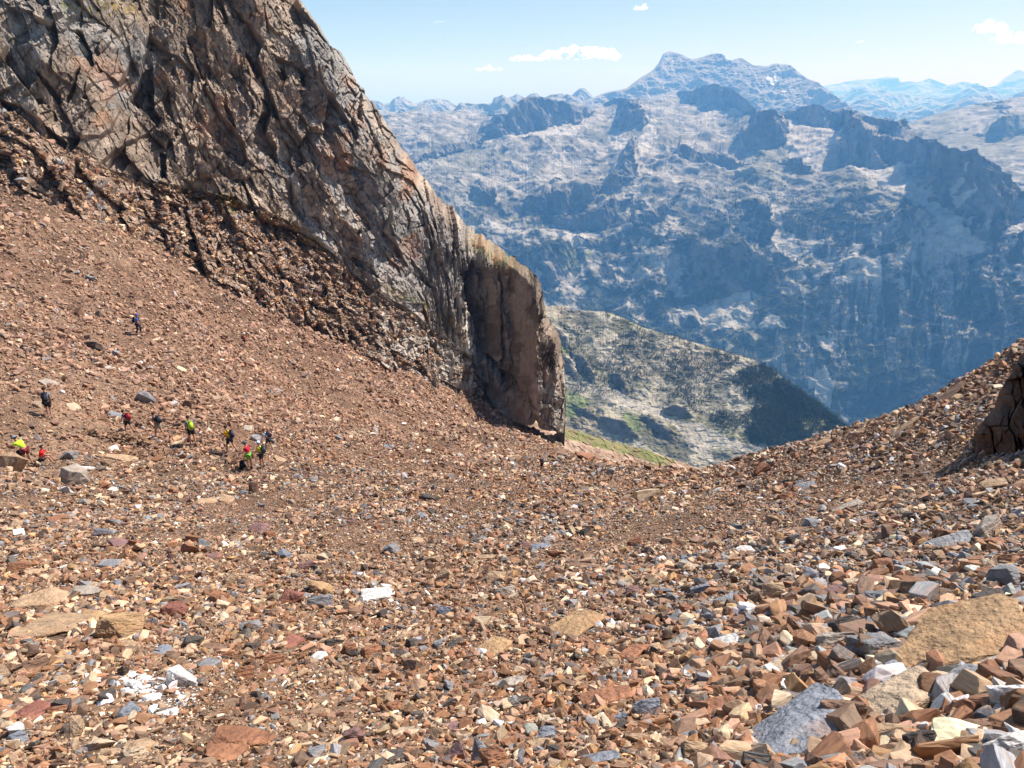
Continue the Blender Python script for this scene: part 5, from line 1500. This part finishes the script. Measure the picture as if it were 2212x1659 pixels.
# ------------------------------------------------------------------ mountain pines
def mat_leaf():
    m = bpy.data.materials.new("pine_green"); m.use_nodes = True
    N = m.node_tree.nodes; L = m.node_tree.links; b = N["Principled BSDF"]; b.inputs["Roughness"].default_value = .8
    oi = N.new("ShaderNodeNewGeometry"); nz = N.new("ShaderNodeTexNoise"); nz.inputs["Scale"].default_value = .05; nz.inputs["Detail"].default_value = 5
    L.new(oi.outputs["Position"], nz.inputs["Vector"])
    mx = N.new("ShaderNodeMix"); mx.data_type = 'RGBA'; mx.inputs[6].default_value = (.018, .03, .013, 1); mx.inputs[7].default_value = (.055, .08, .03, 1)
    L.new(nz.outputs["Fac"], mx.inputs[0]); L.new(mx.outputs[2], b.inputs["Base Color"])
    return m
M_PINE = mat_leaf(); M_BARK = mat_plain("pine_bark", (.12, .08, .055))

def pine_template(rng, clumps=16, sides=4):
    """short trunk and leaf clumps spread through an uneven egg shaped crown; 1 m tall"""
    V, F, MI = [], [], []
    for s, zz in ((.035, 0), (.02, .45)):
        for k in range(4):
            V.append((s*math.cos(k*math.pi/2), s*math.sin(k*math.pi/2), zz))
    for k in range(4):
        F.append((k, (k+1) % 4, 4+(k+1) % 4)); MI.append(1); F.append((k, 4+(k+1) % 4, 4+k)); MI.append(1)
    for c in range(clumps):
        t = (c+.5)/clumps; z = .18+.78*t
        rad = .24*math.sin(math.pi*min(1, .22+.78*(1-t)))**.8*rng.uniform(.5, 1.15)
        an = rng.uniform(0, 6.28); cx, cy = rad*math.cos(an), rad*math.sin(an)
        q = rng.uniform(.08, .14)*(1.15-.55*t); i0 = len(V)
        V.append((cx, cy, z+q*1.1)); V.append((cx, cy, z-q*.6))
        for k in range(sides):
            b = an+k*6.283/sides
            V.append((cx+q*rng.uniform(.8, 1.3)*math.cos(b), cy+q*rng.uniform(.8, 1.3)*math.sin(b), z+rng.uniform(-.3, .2)*q))
        for k in range(sides):
            a_, b_ = i0+2+k, i0+2+(k+1) % sides
            F.append((i0, a_, b_)); MI.append(0); F.append((i0+1, b_, a_)); MI.append(0)
    return np.array(V, float), np.array(F, int), np.array(MI, int)

def tri_mesh(name, V, F, MI=None):
    me = bpy.data.meshes.new(name)
    me.vertices.add(len(V)); me.vertices.foreach_set("co", V.astype(np.float32).ravel())
    me.loops.add(F.size); me.loops.foreach_set("vertex_index", F.astype(np.int32).ravel())
    me.polygons.add(len(F)); me.polygons.foreach_set("loop_start", np.arange(0, F.size, 3, dtype=np.int32)); me.polygons.foreach_set("loop_total", np.full(len(F), 3, np.int32))
    me.materials.append(M_PINE); me.materials.append(M_BARK)
    if MI is not None: me.polygons.foreach_set("material_index", MI.astype(np.int32))
    me.update(calc_edges=True); me.shade_flat()
    return me

def pines():
    rng = np.random.default_rng(8); rp = random.Random(4)
    U, V, H, P = HILL
    nr = U.shape[0]
    Pq = P[:nr]
    dens = hill_forest(U, V, Pq)
    dens = dens + .07*(V < 860)*(U > 1230)*smooth(-.1, .3, fbm2(Pq[..., 0]/45, Pq[..., 1]/45, 3, 190))
    dH = np.abs(np.gradient(H, axis=0)); wgt = dens**.75*(dH+.3)
    w = (wgt/wgt.sum()).ravel()
    N = 12000
    idx = rng.choice(len(w), N, replace=False, p=w)
    pts = Pq.reshape(-1, 3)[idx]; us = U.ravel()[idx]; vs = V.ravel()[idx]
    size = rng.uniform(4.0, 9.0, N)*np.where(us > 1600, 1.15, .9)
    vis = size/np.linalg.norm(pts, axis=1)
    order = np.argsort(-vis*(dens.ravel()[idx] > .0)*(1-.3*rng.random(N)))
    temps = [pine_template(rp, 16) for _ in range(5)]
    meshes = [tri_mesh("pine_tree", *t) for t in temps]
    for k in order[:300]:
        m = meshes[int(rng.integers(5))]
        o = bpy.data.objects.new("pine_tree", m); col.objects.link(o)
        o.location = pts[k]-np.array([0, 0, .4]); s = float(size[k])*1.05
        o.scale = (s, s, s); o.rotation_euler = (0, 0, float(rng.uniform(0, 6.28)))
        tag(o, "dark green mountain pine growing among pale rocks on the hillside", "tree", "mountain pines scattered on the hillside beyond the scree")
    small = [pine_template(rp, 6, 3) for _ in range(4)]
    def merged(name, pts, size, label=None):
        VV, FF, MM = [], [], []; off = 0
        ch = rng.integers(0, 4, len(pts)); ro = rng.uniform(0, 6.28, len(pts))
        for t in range(4):
            m = ch == t
            v, f, mi = small[t]
            c, s = np.cos(ro[m]), np.sin(ro[m])
            q = np.empty((m.sum(), len(v), 3))
            q[..., 0] = c[:, None]*v[:, 0]-s[:, None]*v[:, 1]; q[..., 1] = s[:, None]*v[:, 0]+c[:, None]*v[:, 1]; q[..., 2] = v[:, 2]
            q = q*size[m][:, None, None] + pts[m][:, None, :]-np.array([0, 0, .4])
            VV.append(q.reshape(-1, 3)); FF.append((f[None]+(np.arange(m.sum())*len(v))[:, None, None]).reshape(-1, 3)+off); MM.append(np.tile(mi, m.sum()))
            off += m.sum()*len(v)
        o = link(bpy.data.objects.new(name, tri_mesh(name, np.concatenate(VV), np.concatenate(FF), np.concatenate(MM))))
        return tag(o, label, kind='stuff')
    merged("pine_wood", pts[order[300:]], size[order[300:]])
    # woods on the far massif
    U, V, H, P, F = massif.data
    w = (F**1.5*np.clip(np.abs(np.gradient(H, axis=0)), 1, 30)).ravel(); w /= w.sum()
    N = 60000
    idx = rng.choice(len(w), N, replace=False, p=w)
    pts = P.reshape(-1, 3)[idx]
    merged("distant_pine_wood", pts, rng.uniform(9, 17, N))
pines()

# ------------------------------------------------------------------ clouds, beyond and above the haze
def clouds():
    m = bpy.data.materials.new("cloud_white"); m.use_nodes = True
    N = m.node_tree.nodes; L = m.node_tree.links; b = N["Principled BSDF"]
    
    at = N.new("ShaderNodeAttribute"); at.attribute_name = "col"
    geo = N.new("ShaderNodeNewGeometry"); nz = N.new("ShaderNodeTexNoise"); nz.inputs["Scale"].default_value = .004; nz.inputs["Detail"].default_value = 6
    L.new(geo.outputs["Position"], nz.inputs["Vector"])
    ma = N.new("ShaderNodeMath"); ma.operation = 'MULTIPLY_ADD'; ma.inputs[1].default_value = 2.6; ma.inputs[2].default_value = -1.22
    L.new(nz.outputs["Fac"], ma.inputs[0])
    ad = N.new("ShaderNodeMath"); ad.operation = 'ADD'; ad.use_clamp = True
    L.new(at.outputs["Fac"], ad.inputs[0]); L.new(ma.outputs[0], ad.inputs[1]); tr = N.new("ShaderNodeBsdfTranslucent"); tr.inputs[0].default_value = (.55, .56, .58, 1)
    df = N.new("ShaderNodeBsdfDiffuse"); df.inputs[0].default_value = (.8, .81, .83, 1)
    ms = N.new("ShaderNodeAddShader"); L.new(df.outputs[0], ms.inputs[0]); L.new(tr.outputs[0], ms.inputs[1])
    tp = N.new("ShaderNodeBsdfTransparent"); m3 = N.new("ShaderNodeMixShader")
    L.new(ad.outputs[0], m3.inputs[0]); L.new(tp.outputs[0], m3.inputs[1]); L.new(ms.outputs[0], m3.inputs[2]); L.new(m3.outputs[0], N["Material Output"].inputs[0])
    N.remove(b)
    D = 32000.0
    specs = [((1030, 1085, 152, 9), .45, "faint small cloud at the left end of the cloud line"), ((1100, 1170, 131, 11), .75, "thin cloud left of the largest cloud"),
             ((1175, 1332, 124, 27), 1.0, "largest white cloud, left of the high peak"), ((930, 965, 48, 3), .2, "tiny faint wisp of cloud high in the upper left sky"),
             ((1372, 1398, 20, 11), .7, "tiny white cloud at the top edge above the high peak"), ((2105, 2170, 66, 22), .65, "pale cloud at the upper right"),
             ((2145, 2220, 90, 20), .6, "pale cloud low at the right edge below the other cloud"), ((1845, 1870, 92, 4), .25, "tiny cloud right of the high peak")]
    rng = random.Random(12)
    for (u0, u1, vb, hp), al, lab in specs:
        bm = bmesh.new(); alph = []
        n = max(14, int((u1-u0)/1.1))
        for k in range(n):
            t = rng.random(); env = math.sin(math.pi*(.1+.8*t**(.75 if hp > 20 else 1)))*(.45+.55*t if hp > 20 else 1)
            uu = u0+(u1-u0)*t; vv = vb-hp*env*rng.random()*1.05
            d = D*rng.uniform(.97, 1.03); a, b2, e = ray(uu, vv)
            r = rng.uniform(.2, .8)*hp*.45*D/FPX*(1 if hp > 6 else 1.2)
            i0 = len(bm.verts)
            g = bmesh.ops.create_icosphere(bm, subdivisions=3, radius=r, matrix=Matrix.Translation((float(a)*d, float(b2)*d, float(e)*d)) @ Matrix.Scale(.72, 4, (0, 0, 1)))
            alph += [al*(.45+.55*math.sin(math.pi*t))*rng.uniform(.35, 1.0)]*len(g['verts'])
        bm.verts.ensure_lookup_table()
        co = np.array([q.co[:] for q in bm.verts]); nrm = fbm3(co[:, 0]/260, co[:, 1]/260, co[:, 2]/260, 4, 9)
        cen = co.mean(0); dd = co-cen; dd /= np.linalg.norm(dd, axis=1)[:, None]
        co = co+dd*(nrm*110*(hp/20))[:, None]
        for q, c in zip(bm.verts, co): q.co = c-cen
        o = bm_obj("cloud", bm, m, None, True); o.location = cen
        ca = o.data.color_attributes.new("col", 'FLOAT_COLOR', 'POINT')
        q = np.ones((len(alph), 4), np.float32); q[:, :3] = np.array(alph)[:, None]; ca.data.foreach_set("color", q.ravel())
        tag(o, lab, "cloud")
clouds()

# ------------------------------------------------------------------ air
def haze():
    bm = bmesh.new()
    bmesh.ops.create_cube(bm, size=1.0)
    m = bpy.data.materials.new("haze_air"); m.use_nodes = True
    N = m.node_tree.nodes; L = m.node_tree.links
    N.remove(N["Principled BSDF"])
    v = N.new("ShaderNodeVolumePrincipled")
    v.inputs["Color"].default_value = HAZE_COLOR
    v.inputs["Density"].default_value = HAZE_DENSITY
    v.inputs["Absorption Color"].default_value = (1, 1, 1, 1)
    v.inputs["Anisotropy"].default_value = 0.0
    L.new(v.outputs[0], N["Material Output"].inputs["Volume"])
    o = bm_obj("haze", bm, m)
    z0, z1 = -2600.0, 1250.0
    o.scale = (72000, 72000, z1-z0); o.location = (0, 0, (z0+z1)/2)
    tag(o, "thin blue haze filling the valley air", "haze", kind='stuff')
haze()
